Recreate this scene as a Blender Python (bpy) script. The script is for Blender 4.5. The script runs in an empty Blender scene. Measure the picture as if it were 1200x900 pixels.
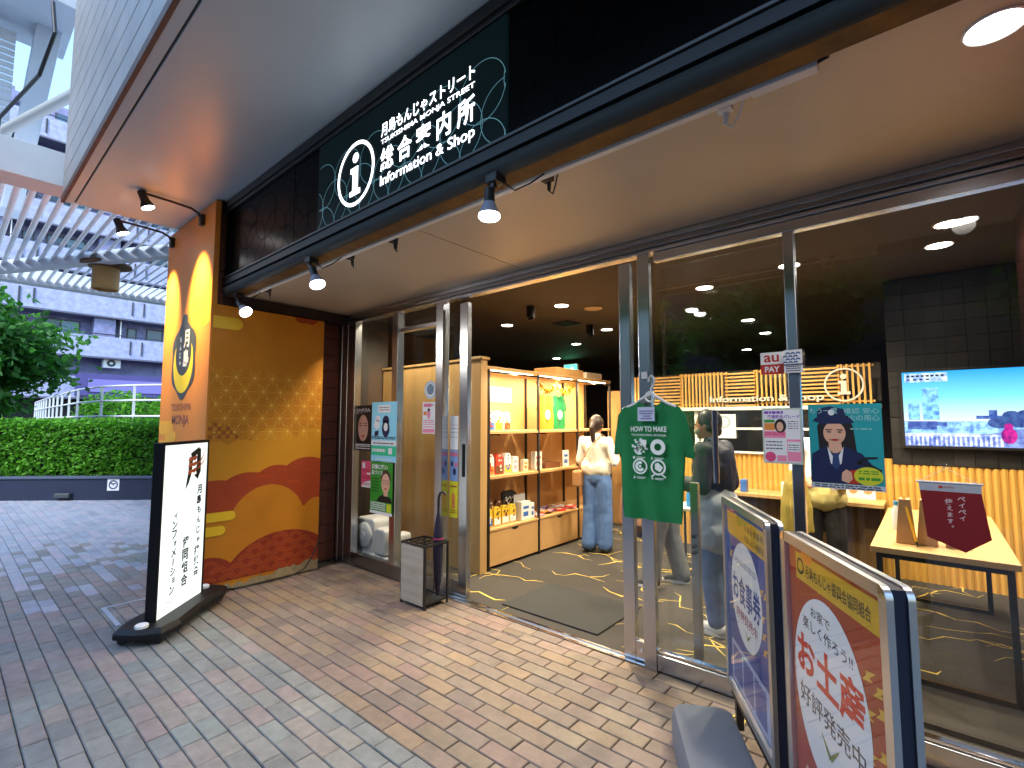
import bpy, bmesh, math, random
from mathutils import Vector, Matrix, noise
rad = math.radians
random.seed(7)
scn = bpy.context.scene
COL = scn.collection
# ------------------------------------------------------------------ camera, sky, sun, exposure
cam_d = bpy.data.cameras.new('camera'); cam = bpy.data.objects.new('camera', cam_d); COL.objects.link(cam)
cam.location = (0, 0, 1.5); cam.rotation_euler = (rad(94.34), 0, rad(40.53))
cam_d.sensor_width = 36; cam_d.lens = 36*572/1200; cam_d.clip_start = 0.05; cam_d.clip_end = 2000
scn.camera = cam
SUN_EL, SUN_AZ = 46, 150
world = bpy.data.worlds.new('World'); scn.world = world; world.use_nodes = True
wn = world.node_tree; sky = wn.nodes.new('ShaderNodeTexSky'); sky.sky_type = 'NISHITA'; sky.sun_disc = False
sky.sun_elevation = rad(SUN_EL); sky.sun_rotation = rad(SUN_AZ); sky.air_density = 1.6; sky.dust_density = 0.6; sky.ozone_density = 5.0
bg = wn.nodes['Background']; bg.inputs['Strength'].default_value = 0.15
wn.links.new(sky.outputs['Color'], bg.inputs['Color'])
sd = bpy.data.lights.new('sun', 'SUN'); sd.energy = 1.5; sd.angle = rad(16); sd.color = (1.0, 1.0, 1.0)
sun = bpy.data.objects.new('sun', sd); COL.objects.link(sun); sun.location = (6, -24, 30)
_az = rad(SUN_AZ); _d = Vector((math.sin(_az)*math.cos(rad(SUN_EL)), math.cos(_az)*math.cos(rad(SUN_EL)), math.sin(rad(SUN_EL))))
sun.rotation_euler = _d.to_track_quat('Z', 'Y').to_euler()
vs = scn.view_settings; vs.view_transform = 'Standard'; vs.look = 'None'; vs.gamma = 1.0; vs.exposure = 1.75; vs.use_curve_mapping = False
scn.render.engine = 'CYCLES'
cy = scn.cycles; cy.use_denoising = True; cy.max_bounces = 8; cy.diffuse_bounces = 4; cy.glossy_bounces = 4; cy.transmission_bounces = 4
cy.transparent_max_bounces = 24; cy.sample_clamp_indirect = 4; cy.caustics_reflective = False; cy.caustics_refractive = False
# ------------------------------------------------------------------ materials
def C(h, k=1.0):
    h = h.lstrip('#'); o = []
    for i in (0, 2, 4):
        v = int(h[i:i+2], 16)/255; v = v/12.92 if v <= .04045 else ((v+.055)/1.055)**2.4
        o.append(v*k)
    return tuple(o)
MATS = {}
def mat(name, col=(.5, .5, .5), rough=.5, metal=0, var=0, vs=8, bump=0, bs=60, emis=None, es=0, spec=.5, wood=None, coat=0, rvar=0, stain=0):
    if name in MATS: return MATS[name]
    m = bpy.data.materials.new(name); m.use_nodes = True; nt = m.node_tree; N = nt.nodes; L = nt.links
    b = N['Principled BSDF']; b.inputs['Base Color'].default_value = (*col, 1); b.inputs['Roughness'].default_value = rough
    b.inputs['Metallic'].default_value = metal; b.inputs['Specular IOR Level'].default_value = spec
    if coat: b.inputs['Coat Weight'].default_value = coat; b.inputs['Coat Roughness'].default_value = .15
    tc = None
    def coord():
        nonlocal tc
        if tc is None:
            tc = N.new('ShaderNodeNewGeometry')
        return tc.outputs['Position']
    if wood:
        mp = N.new('ShaderNodeMapping'); L.new(coord(), mp.inputs['Vector']); mp.inputs['Scale'].default_value = wood
        nz = N.new('ShaderNodeTexNoise'); nz.inputs['Scale'].default_value = 1; nz.inputs['Detail'].default_value = 8; nz.inputs['Distortion'].default_value = 1.2
        L.new(mp.outputs['Vector'], nz.inputs['Vector'])
        r = N.new('ShaderNodeValToRGB'); r.color_ramp.elements[0].position = .3; r.color_ramp.elements[1].position = .7
        k0 = 1-max(var, .15)
        r.color_ramp.elements[0].color = (col[0]*k0, col[1]*k0*.96, col[2]*k0*.9, 1); r.color_ramp.elements[1].color = (*col, 1)
        L.new(nz.outputs['Fac'], r.inputs['Fac']); L.new(r.outputs['Color'], b.inputs['Base Color'])
    elif var:
        nz = N.new('ShaderNodeTexNoise'); nz.inputs['Scale'].default_value = vs; nz.inputs['Detail'].default_value = 6; nz.inputs['Roughness'].default_value = .65
        L.new(coord(), nz.inputs['Vector'])
        r = N.new('ShaderNodeValToRGB'); r.color_ramp.elements[0].position = .3; r.color_ramp.elements[1].position = .72
        r.color_ramp.elements[0].color = tuple(c*(1-var) for c in col)+(1,); r.color_ramp.elements[1].color = tuple(min(1, c*(1+var*.6)) for c in col)+(1,)
        L.new(nz.outputs['Fac'], r.inputs['Fac']); L.new(r.outputs['Color'], b.inputs['Base Color'])
    if stain:
        ns = N.new('ShaderNodeTexNoise'); ns.inputs['Scale'].default_value = 1.7; ns.inputs['Detail'].default_value = 7; ns.inputs['Roughness'].default_value = .7; L.new(coord(), ns.inputs['Vector'])
        rs = N.new('ShaderNodeValToRGB'); rs.color_ramp.elements[0].position = .33; rs.color_ramp.elements[1].position = .6
        rs.color_ramp.elements[0].color = (1-stain, 1-stain, 1-stain*1.05, 1); rs.color_ramp.elements[1].color = (1, 1, 1, 1); L.new(ns.outputs['Fac'], rs.inputs['Fac'])
        mm = N.new('ShaderNodeMix'); mm.data_type = 'RGBA'; mm.blend_type = 'MULTIPLY'; mm.inputs['Factor'].default_value = 1
        src = b.inputs['Base Color'].links[0].from_socket if b.inputs['Base Color'].links else None
        if src: L.new(src, mm.inputs['A'])
        else: mm.inputs['A'].default_value = (*col, 1)
        L.new(rs.outputs['Color'], mm.inputs['B']); L.new(mm.outputs['Result'], b.inputs['Base Color'])
    if rvar:
        n3 = N.new('ShaderNodeTexNoise'); n3.inputs['Scale'].default_value = 5; n3.inputs['Detail'].default_value = 5; L.new(coord(), n3.inputs['Vector'])
        mr = N.new('ShaderNodeMapRange'); mr.inputs['To Min'].default_value = max(.02, rough-rvar); mr.inputs['To Max'].default_value = rough+rvar
        L.new(n3.outputs['Fac'], mr.inputs['Value']); L.new(mr.outputs['Result'], b.inputs['Roughness'])
    if bump:
        n2 = N.new('ShaderNodeTexNoise'); n2.inputs['Scale'].default_value = bs; n2.inputs['Detail'].default_value = 4; L.new(coord(), n2.inputs['Vector'])
        bp = N.new('ShaderNodeBump'); bp.inputs['Strength'].default_value = bump; bp.inputs['Distance'].default_value = .01
        L.new(n2.outputs['Fac'], bp.inputs['Height']); L.new(bp.outputs['Normal'], b.inputs['Normal'])
    if emis:
        b.inputs['Emission Color'].default_value = (*emis, 1); b.inputs['Emission Strength'].default_value = es
    MATS[name] = m; return m
def glass_mat(name, base=.042, tint=(.97, .985, .98)):
    m = bpy.data.materials.new(name); m.use_nodes = True; nt = m.node_tree; N = nt.nodes; L = nt.links
    for n in list(N): N.remove(n)
    out = N.new('ShaderNodeOutputMaterial'); mx = N.new('ShaderNodeMixShader'); tr = N.new('ShaderNodeBsdfTransparent'); gl = N.new('ShaderNodeBsdfGlossy')
    tr.inputs['Color'].default_value = (*tint, 1); gl.inputs['Roughness'].default_value = .0; gl.inputs['Color'].default_value = (1, 1, 1, 1)
    lw = N.new('ShaderNodeLayerWeight'); p = N.new('ShaderNodeMath'); p.operation = 'POWER'; p.inputs[1].default_value = 5
    a = N.new('ShaderNodeMath'); a.operation = 'MULTIPLY_ADD'; a.inputs[1].default_value = 1-base; a.inputs[2].default_value = base
    L.new(lw.outputs['Facing'], p.inputs[0]); L.new(p.outputs[0], a.inputs[0]); L.new(a.outputs[0], mx.inputs['Fac'])
    L.new(tr.outputs[0], mx.inputs[1]); L.new(gl.outputs[0], mx.inputs[2]); L.new(mx.outputs[0], out.inputs['Surface'])
    MATS[name] = m; return m
# ------------------------------------------------------------------ mesh helpers
class Fr:                                     # a flat frame in the world: u along x, v along y, d along the normal
    def __init__(s, o, x, y):
        s.o = Vector(o); s.x = Vector(x).normalized(); s.y = Vector(y).normalized(); s.n = s.x.cross(s.y)
    def p(s, u, v, d=0): return s.o + s.x*u + s.y*v + s.n*d
def circ(cx, cy, rx, ry=None, n=32, a0=0, a1=360):
    ry = rx if ry is None else ry
    full = abs(a1-a0) >= 360
    k = n if full else n+1
    return [(cx+rx*math.cos(rad(a0+(a1-a0)*i/n)), cy+ry*math.sin(rad(a0+(a1-a0)*i/n))) for i in range(k)]
def rrect(u0, v0, u1, v1, r, n=5):
    o = []
    for cx, cy, a in ((u1-r, v1-r, 0), (u0+r, v1-r, 90), (u0+r, v0+r, 180), (u1-r, v0+r, 270)):
        for i in range(n+1): o.append((cx+r*math.cos(rad(a+90*i/n)), cy+r*math.sin(rad(a+90*i/n))))
    return o
class MB:
    def __init__(s): s.v = []; s.f = []; s.m = []; s.k = 0
    def mat(s, k): s.k = k; return s
    def add(s, vs, fs):
        o = len(s.v); s.v += [tuple(x) for x in vs]
        for f in fs: s.f.append(tuple(o+i for i in f)); s.m.append(s.k)
        return s
    def box(s, x0, y0, z0, x1, y1, z1):
        return s.add([(x0,y0,z0),(x1,y0,z0),(x1,y1,z0),(x0,y1,z0),(x0,y0,z1),(x1,y0,z1),(x1,y1,z1),(x0,y1,z1)],
            [(0,3,2,1),(4,5,6,7),(0,1,5,4),(1,2,6,5),(2,3,7,6),(3,0,4,7)])
    def fbox(s, F, u0, v0, d0, u1, v1, d1):
        return s.add([F.p(*q) for q in ((u0,v0,d0),(u1,v0,d0),(u1,v1,d0),(u0,v1,d0),(u0,v0,d1),(u1,v0,d1),(u1,v1,d1),(u0,v1,d1))],
            [(0,3,2,1),(4,5,6,7),(0,1,5,4),(1,2,6,5),(2,3,7,6),(3,0,4,7)])
    def poly(s, F, pts, d=0): return s.add([F.p(u, v, d) for u, v in pts], [tuple(range(len(pts)))])
    def rect(s, F, u0, v0, u1, v1, d=0): return s.poly(F, [(u0,v0),(u1,v0),(u1,v1),(u0,v1)], d)
    def prism(s, F, pts, d0, d1):
        n = len(pts)
        return s.add([F.p(u,v,d0) for u,v in pts]+[F.p(u,v,d1) for u,v in pts],
            [tuple(reversed(range(n))), tuple(range(n,2*n))]+[(i,(i+1)%n,n+(i+1)%n,n+i) for i in range(n)])
    def band(s, F, a, b, d=0, closed=True):     # strip between two outlines of equal length
        n = len(a); r = n if closed else n-1
        return s.add([F.p(u,v,d) for u,v in a]+[F.p(u,v,d) for u,v in b], [(i,(i+1)%n,n+(i+1)%n,n+i) for i in range(r)])
    def ring(s, F, cx, cy, r0, r1, d=0, n=32, a0=0, a1=360, asp=1):
        full = abs(a1-a0) >= 360
        return s.band(F, circ(cx,cy,r1,r1*asp,n,a0,a1), circ(cx,cy,r0,r0*asp,n,a0,a1), d, full)
    def line(s, F, pts, w, d=0):
        n = len(pts); L = []; R = []
        for i in range(n):
            a = Vector(pts[max(0,i-1)]); b = Vector(pts[min(n-1,i+1)]); t = (b-a); t = t.normalized() if t.length > 1e-9 else Vector((1,0))
            q = Vector((-t.y, t.x)); ww = w[i] if isinstance(w,(list,tuple)) else w
            L.append(Vector(pts[i])+q*ww/2); R.append(Vector(pts[i])-q*ww/2)
        return s.band(F, [tuple(x) for x in R], [tuple(x) for x in L], d, False)
    def tube(s, pts, r, n=10, caps=True):
        pts = [Vector(p) for p in pts]; rs = r if isinstance(r,(list,tuple)) else [r]*len(pts)
        up = None; vs = []
        for i, p in enumerate(pts):
            t = (pts[min(i+1,len(pts)-1)]-pts[max(i-1,0)]).normalized()
            if up is None: up = t.orthogonal().normalized()
            else:
                up = up - t*up.dot(t); up = up.normalized() if up.length > 1e-6 else t.orthogonal().normalized()
            w = t.cross(up)
            for k in range(n):
                a = 2*math.pi*k/n; vs.append(p+(up*math.cos(a)+w*math.sin(a))*rs[i])
        m = len(pts); fs = [(i*n+k, i*n+(k+1)%n, (i+1)*n+(k+1)%n, (i+1)*n+k) for i in range(m-1) for k in range(n)]
        if caps: fs += [tuple(reversed(range(n))), tuple(range((m-1)*n, m*n))]
        return s.add(vs, fs)
    def lathe(s, o, axis, prof, n=24, cap=True):  # prof: (radius, height along axis)
        o = Vector(o); ax = Vector(axis).normalized(); u = ax.orthogonal().normalized(); w = ax.cross(u); vs = []
        for r, h in prof:
            for k in range(n):
                a = 2*math.pi*k/n; vs.append(o+ax*h+(u*math.cos(a)+w*math.sin(a))*r)
        m = len(prof); fs = [(i*n+k, i*n+(k+1)%n, (i+1)*n+(k+1)%n, (i+1)*n+k) for i in range(m-1) for k in range(n)]
        if cap: fs += [tuple(reversed(range(n))), tuple(range((m-1)*n, m*n))]
        return s.add(vs, fs)
    def ell(s, c, rx, ry, rz, n=16, m=10, rot=None):
        vs = []; c = Vector(c)
        for i in range(m+1):
            th = math.pi*i/m
            for k in range(n):
                a = 2*math.pi*k/n; q = Vector((rx*math.sin(th)*math.cos(a), ry*math.sin(th)*math.sin(a), rz*math.cos(th)))
                vs.append(c+(rot @ q if rot else q))
        return s.add(vs, [(i*n+k, (i+1)*n+k, (i+1)*n+(k+1)%n, i*n+(k+1)%n) for i in range(m) for k in range(n)])
def mesh_of(name, mb, mats, smooth=False, angle=40):
    me = bpy.data.meshes.new(name); me.from_pydata(mb.v, [], mb.f)
    ms = mats if isinstance(mats, (list, tuple)) else [mats]
    for m in ms: me.materials.append(m)
    if len(ms) > 1: me.polygons.foreach_set('material_index', mb.m)
    if smooth:
        me.polygons.foreach_set('use_smooth', [True]*len(me.polygons)); me.set_sharp_from_angle(angle=rad(angle))
    me.update(); return me
def tag(o, label=None, cat=None, group=None, kind=None):
    if label: o['label'] = label
    if cat: o['category'] = cat
    if group: o['group'] = group
    if kind: o['kind'] = kind
    return o
EMP = {}
def thing(name, label, cat, at=(0,0,0), group=None):
    o = bpy.data.objects.new(name, None); COL.objects.link(o); o.location = at; o.empty_display_size = .1
    EMP[o.name] = Vector(at); return tag(o, label, cat, group)
def part(name, mb, mats, parent=None, label=None, smooth=False, bevel=0, kind=None, angle=40):
    me = mesh_of(name, mb, mats, smooth, angle); o = bpy.data.objects.new(name, me); COL.objects.link(o)
    if parent is not None:
        o.parent = parent
        if parent.name in EMP: o.matrix_parent_inverse = Matrix.Translation(-EMP[parent.name])
    if bevel:
        b = o.modifiers.new('bevel', 'BEVEL'); b.width = bevel; b.segments = 2; b.limit_method = 'ANGLE'; b.angle_limit = rad(50)
    if label: o['label'] = label
    if kind: o['kind'] = kind
    return o
def solid(name, mb, mats, label, cat, group=None, smooth=False, bevel=0, kind=None):
    return tag(part(name, mb, mats, None, None, smooth, bevel), label, cat, group, kind)
def struct(name, mb, mats, smooth=False):
    return tag(part(name, mb, mats, None, None, smooth), kind='structure')
def text_mb(mb, F, box, s, d=.002, bold=.0, keep=None, ext=0, italic=0, space=1.0):
    """lettering filled into box (u0,v0,u1,v1) of frame F, as real outlines"""
    cu = bpy.data.curves.new('t', 'FONT'); cu.body = s; cu.size = 1; cu.resolution_u = 3; cu.offset = bold; cu.space_character = space
    if ext: cu.extrude = 1.0
    cu.shear = italic
    ob = bpy.data.objects.new('t', cu); me = bpy.data.meshes.new_from_object(ob)
    vs = [v.co.copy() for v in me.vertices]
    if vs:
        x0 = min(v.x for v in vs); x1 = max(v.x for v in vs); y0 = min(v.y for v in vs); y1 = max(v.y for v in vs)
        u0, v0, u1, v1 = box; sx = (u1-u0)/max(1e-6, x1-x0); sy = (v1-v0)/max(1e-6, y1-y0)
        if keep: 
            k = min(sx, sy); cx = (u0+u1)/2; cy = (v0+v1)/2; sx = sy = k
            u0 = cx-(x1-x0)*k/2; v0 = cy-(y1-y0)*k/2
            if keep == 'L': u0 = box[0]
        mb.add([F.p(u0+(v.x-x0)*sx, v0+(v.y-y0)*sy, d+(ext if v.z > .5 else 0)) for v in vs], [tuple(p.vertices) for p in me.polygons])
    bpy.data.meshes.remove(me); bpy.data.objects.remove(ob); bpy.data.curves.remove(cu); return mb
def vtext(mb, F, box, s, d=.002, bold=.01, gap=.08):
    """vertical lettering, one character under another"""
    u0, v0, u1, v1 = box; n = len(s); h = (v1-v0)/n
    for i, ch in enumerate(s):
        t = v1-i*h; b = t-h*(1-gap)
        if ch in 'ー': mb.rect(F, (u0+u1)/2-(u1-u0)*.06, b+h*.05, (u0+u1)/2+(u1-u0)*.06, t-h*.05, d); continue
        if ch == '。': mb.ring(F, u0+(u1-u0)*.75, t-h*.25, h*.07, h*.15, d, 12); continue
        k = .62 if ch in 'ゃョォッ' else (.8 if ch in 'んもじえすまイペ' else 1)
        w = (u1-u0)*k; hh = (t-b)*k
        text_mb(mb, F, ((u0+u1)/2-w/2+(u1-u0)*(1-k)*.3, b+(t-b)*(1-k)*.5, (u0+u1)/2+w/2+(u1-u0)*(1-k)*.3, b+(t-b)*(1-k)*.5+hh), ch, d, bold, keep='C')
    return mb
def lamp(kind, name, at, target=None, power=10, color=(1, .86, .66), size=.05, cone=70, blend=.5, parent=None):
    ld = bpy.data.lights.new(name, kind); ld.energy = power; ld.color = color
    if kind == 'SPOT': ld.spot_size = rad(cone); ld.spot_blend = blend; ld.shadow_soft_size = size
    elif kind == 'POINT': ld.shadow_soft_size = size
    else: ld.shape = 'DISK'; ld.size = size
    o = bpy.data.objects.new(name, ld); COL.objects.link(o); o.location = at
    if target is not None: o.rotation_euler = (Vector(at)-Vector(target)).to_track_quat('Z', 'Y').to_euler()
    if parent is not None:
        o.parent = parent
        if parent.name in EMP: o.matrix_parent_inverse = Matrix.Translation(-EMP[parent.name])
    return o
# camera model, only used to choose which of many alike pieces show largest
_F = Vector((-math.sin(rad(40.53))*math.cos(rad(4.34)), math.cos(rad(40.53))*math.cos(rad(4.34)), math.sin(rad(4.34))))
_R = Vector((math.cos(rad(40.53)), math.sin(rad(40.53)), 0)); _U = _R.cross(_F)
def proj(p):
    q = Vector(p)-Vector((0,0,1.5)); z = q.dot(_F)
    if z < .05: return None
    return 600+572*q.dot(_R)/z, 450-572*q.dot(_U)/z, z
steel = mat('stainless_steel', (.55, .56, .58), .26, 1)
steel_d = mat('brushed_dark_steel', (.30, .30, .31), .3, 1)
chrome = mat('chrome', (.8, .8, .82), .08, 1)
alu = mat('aluminium', (.72, .73, .75), .3, 1, rvar=.05)
black = mat('black_plastic', (.012, .012, .013), .45)
blackm = mat('black_painted_metal', (.010, .010, .011), .4)
white = mat('white_paint', (.78, .78, .77), .5, var=.04, vs=3)
paper = mat('white_paper', (.80, .80, .80), .6)
glass = glass_mat('window_glass')
plexi = glass_mat('clear_plastic', .03)
FY = 2.92
FRf = lambda y: Fr((0, y, 0), (1, 0, 0), (0, 0, 1))          # facing the street (-Y)
FRx = lambda x: Fr((x, 0, 0), (0, 1, 0), (0, 0, 1))          # facing +X
# ================================================================== SETTING
struct('ground', MB().box(-400, -400, -.5, 400, 400, -.09), mat('asphalt', (.055, .056, .06), .9, var=.25, vs=3))
joint = mat('sand_joint', (.085, .072, .062), .95, var=.4, vs=30)
pave = struct('pavement', MB().box(-16.5, -9, -.12, 6, 2.90, -.016).box(-16.5, 2.9, -.12, -6.2, 9, -.016), joint)
PA = [mat('warm_paver_%d' % i, C(h), .58, var=.22, vs=14, bump=.35, bs=160, rvar=.12, stain=.22) for i, h in enumerate(
    ['#8a786c','#907d6a','#85736a','#8d7e6e','#7e7068','#957f69','#87786d','#8c756d','#7b6d66','#897968','#907b71','#897667'])]
PC = [mat('skylit_tint_paver_%d' % i, C(h), .5, var=.2, vs=14, bump=.35, bs=160, rvar=.12, stain=.15) for i, h in enumerate(  # grey pavers with the far plaza's blue skylight painted into their colour
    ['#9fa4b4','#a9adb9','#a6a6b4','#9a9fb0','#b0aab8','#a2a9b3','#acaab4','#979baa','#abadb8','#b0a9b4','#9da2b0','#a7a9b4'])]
PB = [mat('grey_paver_%d' % i, C(h), .58, var=.22, vs=14, bump=.35, bs=160, rvar=.12, stain=.22) for i, h in enumerate(
    ['#878683','#8d8b88','#908986','#838685','#968885','#888d89','#938a83','#80807e','#918e88','#958986','#848685','#8d8c88'])]
def paver_geo(mb, cx, cy, l, w, z=0, tx=0, ty=0):
    a, b = l/2-.0025, w/2-.0025; i = .004; vs = []
    for (p, q, zz) in ((a, b, -.03), (a, b, -.004), (a-i, b-i, 0)):
        for sx, sy in ((-1,-1),(1,-1),(1,1),(-1,1)):
            x, y = sx*p, sy*q; vs.append((cx+x, cy+y, z+zz+x*tx+y*ty))
    fs = [(8,9,10,11)]
    for r in (0, 4):
        for k in range(4): fs.append((r+k, r+(k+1)%4, r+4+(k+1)%4, r+4+k))
    mb.add(vs, fs)
cells = []
W = .097
def lay(y0, y1, x0, x1, l, zone, seed):
    rr = random.Random(seed); n = int(round((y1-y0)/W)); w = (y1-y0)/n
    for j in range(n):
        cy = y0+(j+.5)*w
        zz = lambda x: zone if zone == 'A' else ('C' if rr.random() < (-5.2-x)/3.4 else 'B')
        off = (j % 2)*l*.5 if zone == 'A' else rr.choice([0, 0, .08, -.06, .12, .5])*l+(j % 2)*.12*l
        x = x0-l+off
        while x < x1:
            a, b = max(x, x0), min(x+l, x1)
            if b-a > .04: cells.append(((a+b)/2, cy, b-a, w, zz(a)))
            x += l
lay(1.482, 2.885, -4.84, 2.4, .228, 'A', 1)
lay(-4.0, 1.482, -15.0, 3.2, .195, 'B', 2)
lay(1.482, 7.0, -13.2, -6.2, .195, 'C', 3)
rank = []
for c in cells:
    q = proj((c[0], c[1], 0))
    if q and -60 < q[0] < 1260 and 480 < q[1] < 960: rank.append((c[2]*c[3]*1.5/q[2]**3, c))
rank.sort(key=lambda t: -t[0]); chosen = set(id(c) for _, c in rank[:300])
rr = random.Random(5); stuff = MB(); variants = {}
for c in cells:
    k = rr.randrange(12); z = rr.uniform(-.0018, .0018); tx, ty = rr.uniform(-.006, .006), rr.uniform(-.010, .010)
    if id(c) in chosen:
        key = (c[4], k, round(c[2], 3))
        if key not in variants:
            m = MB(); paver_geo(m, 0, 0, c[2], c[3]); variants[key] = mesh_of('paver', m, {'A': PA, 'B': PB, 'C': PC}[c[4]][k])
        o = bpy.data.objects.new('paver', variants[key]); COL.objects.link(o); o.parent = pave
        o.location = (c[0], c[1], z); o.rotation_euler = (ty, -tx, rr.uniform(-.006, .006))
    else:
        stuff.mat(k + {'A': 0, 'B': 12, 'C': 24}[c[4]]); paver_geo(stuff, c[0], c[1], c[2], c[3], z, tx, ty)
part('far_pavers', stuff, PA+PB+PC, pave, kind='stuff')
m = MB().box(-2.41, 2.70, 0, -2.25, 2.76, .006)
part('floor_bolt_plate', m, steel, pave, bevel=.002)
# steel edging of a floor hatch by the light box
m = MB().box(-5.13, .925, -.01, -4.6, .955, .006).box(-5.13, .955, -.01, -5.10, 1.4, .006)
part('hatch_edging', m, alu, pave)

# ------------------------------------------------------------------ shop shell
carpet = mat('taupe_carpet', (.046, .041, .036), .95, var=.25, vs=60, bump=.4, bs=300)
gold = mat('gold_vein', C('#dcc05c'), .7)
fl = struct('shop_floor', MB().box(-9, 2.97, -.1, 2.2, 11.8, .004), carpet)
G0 = Fr((0, 0, .0075), (1, 0, 0), (0, 1, 0)); m = MB()
rr = random.Random(21)
def vein(x, y, a, n, st, w):
    pts = [(x, y)]; ws = [w*.3]
    for i in range(n):
        a2 = a+rr.uniform(-.95, .95)
        x += math.cos(a2)*st*rr.uniform(.4, 1.3); y += math.sin(a2)*st*rr.uniform(.4, 1.3); pts.append((x, y)); ws.append(w*rr.choice([.45, .7, 1.0, 1.5]))
        if i == n//2 and rr.random() < .7:
            b = a+rr.choice([-1, 1])*rr.uniform(.7, 1.4); q = (x+math.cos(b)*st, y+math.sin(b)*st); q2 = (q[0]+math.cos(b+.6)*st*.8, q[1]+math.sin(b+.6)*st*.8)
            m.line(G0, [(x, y), q, q2], [w*1.2, w*.7, w*.2])
    ws[-1] = w*.2
    m.line(G0, pts, ws)
def vein_pts(pts, w=.02): m.line(G0, pts, [w*(.4 if i in (0, len(pts)-1) else 1) for i in range(len(pts))])
for ix in range(12):
    for iy in range(13):
        x = -3.3+ix*.46+rr.uniform(-.2, .2); y = 3.12+iy*.44+rr.uniform(-.18, .18)
        if x < 1.9 and y < 9: vein(x, y, rr.uniform(-.4, .9)+(3.14 if rr.random() < .5 else 0), rr.randint(4, 8), .13, .012)
part('gold_vein_pattern', m, gold, fl, kind='stuff')
ceil_m = mat('dark_brown_ceiling', (.030, .019, .011), .75, var=.15, vs=2)
struct('shop_ceiling', MB().box(-9, 2.93, 2.9, 2.2, 11.8, 3.2), ceil_m)
dark = mat('dark_wall_paint', (.035, .030, .026), .8, var=.15, vs=2)
struct('wall_left', MB().box(-9.2, 2.97, 0, -9, 11.8, 3.2), dark)
struct('wall_right', MB().box(2.2, 2.97, 0, 2.4, 11.8, 3.2), mat('grey_wall_paint', (.16, .15, .14), .7, var=.2, vs=2))
struct('wall_back', MB().box(-9, 11.8, 0, 2.2, 12.0, 3.2), dark)
# entrance ceiling (soffit over the recessed shopfront)
soff = mat('cream_soffit_panel', (.56, .49, .39), .42, var=.05, vs=1.5)
sf = struct('entrance_ceiling', MB().box(-5.4, 1.80, 2.72, 3.2, FY+.1, 2.76), dark)
for x0, x1 in ((-5.3, -2.36), (-2.352, .43), (.438, 3.1)):
    part('ceiling_panel', MB().box(x0, 1.80, 2.68, x1, FY+.04, 2.72), soff, sf, bevel=.002)

# ------------------------------------------------------------------ storefront glazing
sfr = thing('storefront', 'stainless steel and glass shopfront with open sliding doors under a cream ceiling', 'shopfront', (-2.3, FY, 0))
def frame_box(name, x0, x1, z0, z1, y0=FY-.04, y1=FY+.04, mt=steel, bv=.004): return part(name, MB().box(x0, y0, z0, x1, y1, z1), mt, sfr, bevel=bv)
frame_box('header', -5.2, 1.2, 2.645, 2.68, FY-.03, FY+.06)
frame_box('header', -5.2, 1.2, 2.60, 2.632, FY-.06, FY+.06, steel_d)
frame_box('header', -5.2, 1.2, 2.575, 2.597, FY-.035, FY+.05)
frame_box('header', -1.30, 1.2, 2.515, 2.572, FY-.02, FY+.04)
for a, b in ((-5.12, -4.98), (-4.972, -4.86), (-4.852, -4.71)): frame_box('jamb', a, b, 0, 2.575, FY-.03, FY+.05)
frame_box('mullion', -4.03, -3.94, .13, 2.575); frame_box('mullion', -3.37, -3.275, 0, 2.575)
frame_box('door_stile', -3.15, -3.05, 0, 2.55, FY+.05, FY+.10)
frame_box('door_stile', -1.555, -1.475, .0, 2.55, FY+.0, FY+.05); frame_box('door_stile', -1.398, -1.318, 0, 2.572, FY-.045, FY+.0)
frame_box('mullion', -.562, -.508, .10, 2.515, FY-.02, FY+.03); frame_box('jamb', .36, .44, 0, 2.575)
frame_box('bottom_rail', -4.71, -3.37, 0, .13, FY-.03, FY+.04, steel_d); frame_box('bottom_rail', -1.318, .36, .004, .10, FY-.035, FY+.03, steel)
frame_box('bottom_rail', -1.318, .36, .104, .118, FY-.02, FY+.02, chrome, .002)
frame_box('door_rail', -1.475, -1.398, .01, .13, FY-.0, FY+.04); frame_box('door_rail', -3.275, -3.15, .01, .13, FY+.05, FY+.09)
part('lock', MB().lathe((-1.437, FY-.001, .075), (0, -1, 0), [(.012, 0), (.012, .004), (.006, .004), (.006, .002)], 20), chrome, sfr, smooth=True)
for x0, x1, z0, z1, y in ((-4.71, -4.03, .13, 2.575, FY), (-3.94, -3.37, .13, 2.575, FY), (-3.275, -3.15, .13, 2.5, FY+.07), (-1.475, -1.398, .13, 2.5, FY+.02),
                       (-1.318, -.562, .118, 2.515, FY), (-.508, .36, .118, 2.515, FY), (-1.30, -.60, .10, 2.5, FY+.10), (-3.9, -3.3, .05, 2.5, FY+.12)):
    part('pane', MB().box(x0-.002, y-.004, z0-.002, x1+.002, y+.004, z1+.002), glass, sfr)
for y in (FY-.035, FY+.02): part('door_track', MB().box(-3.275, y, -.012, -1.40, y+.018, .008), chrome, sfr)
part('threshold', MB().box(-5.1, FY-.035, -.06, 1.2, FY+.05, .002), steel_d, sfr)
part('transom', MB().box(-3.94, FY-.02, 2.37, -3.37, FY+.03, 2.41), steel, sfr, bevel=.003)
h = part('handle', MB().tube([(-3.09, FY+.045, 1.02), (-3.09, FY+.045, 1.30)], .012, 8), black, sfr, smooth=True)
for x, z0, z1 in ((-.935, 1.15, 1.56),):
    part('handle', MB().tube([(x, FY-.05, z0), (x, FY-.05, z1)], .016, 12).tube([(x, FY-.05, z0+.06), (x, FY, z0+.06)], .007).tube([(x, FY-.05, z1-.06), (x, FY, z1-.06)], .007), mat('blue_steel', (.35, .38, .5), .2, 1), sfr, smooth=True)
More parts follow.
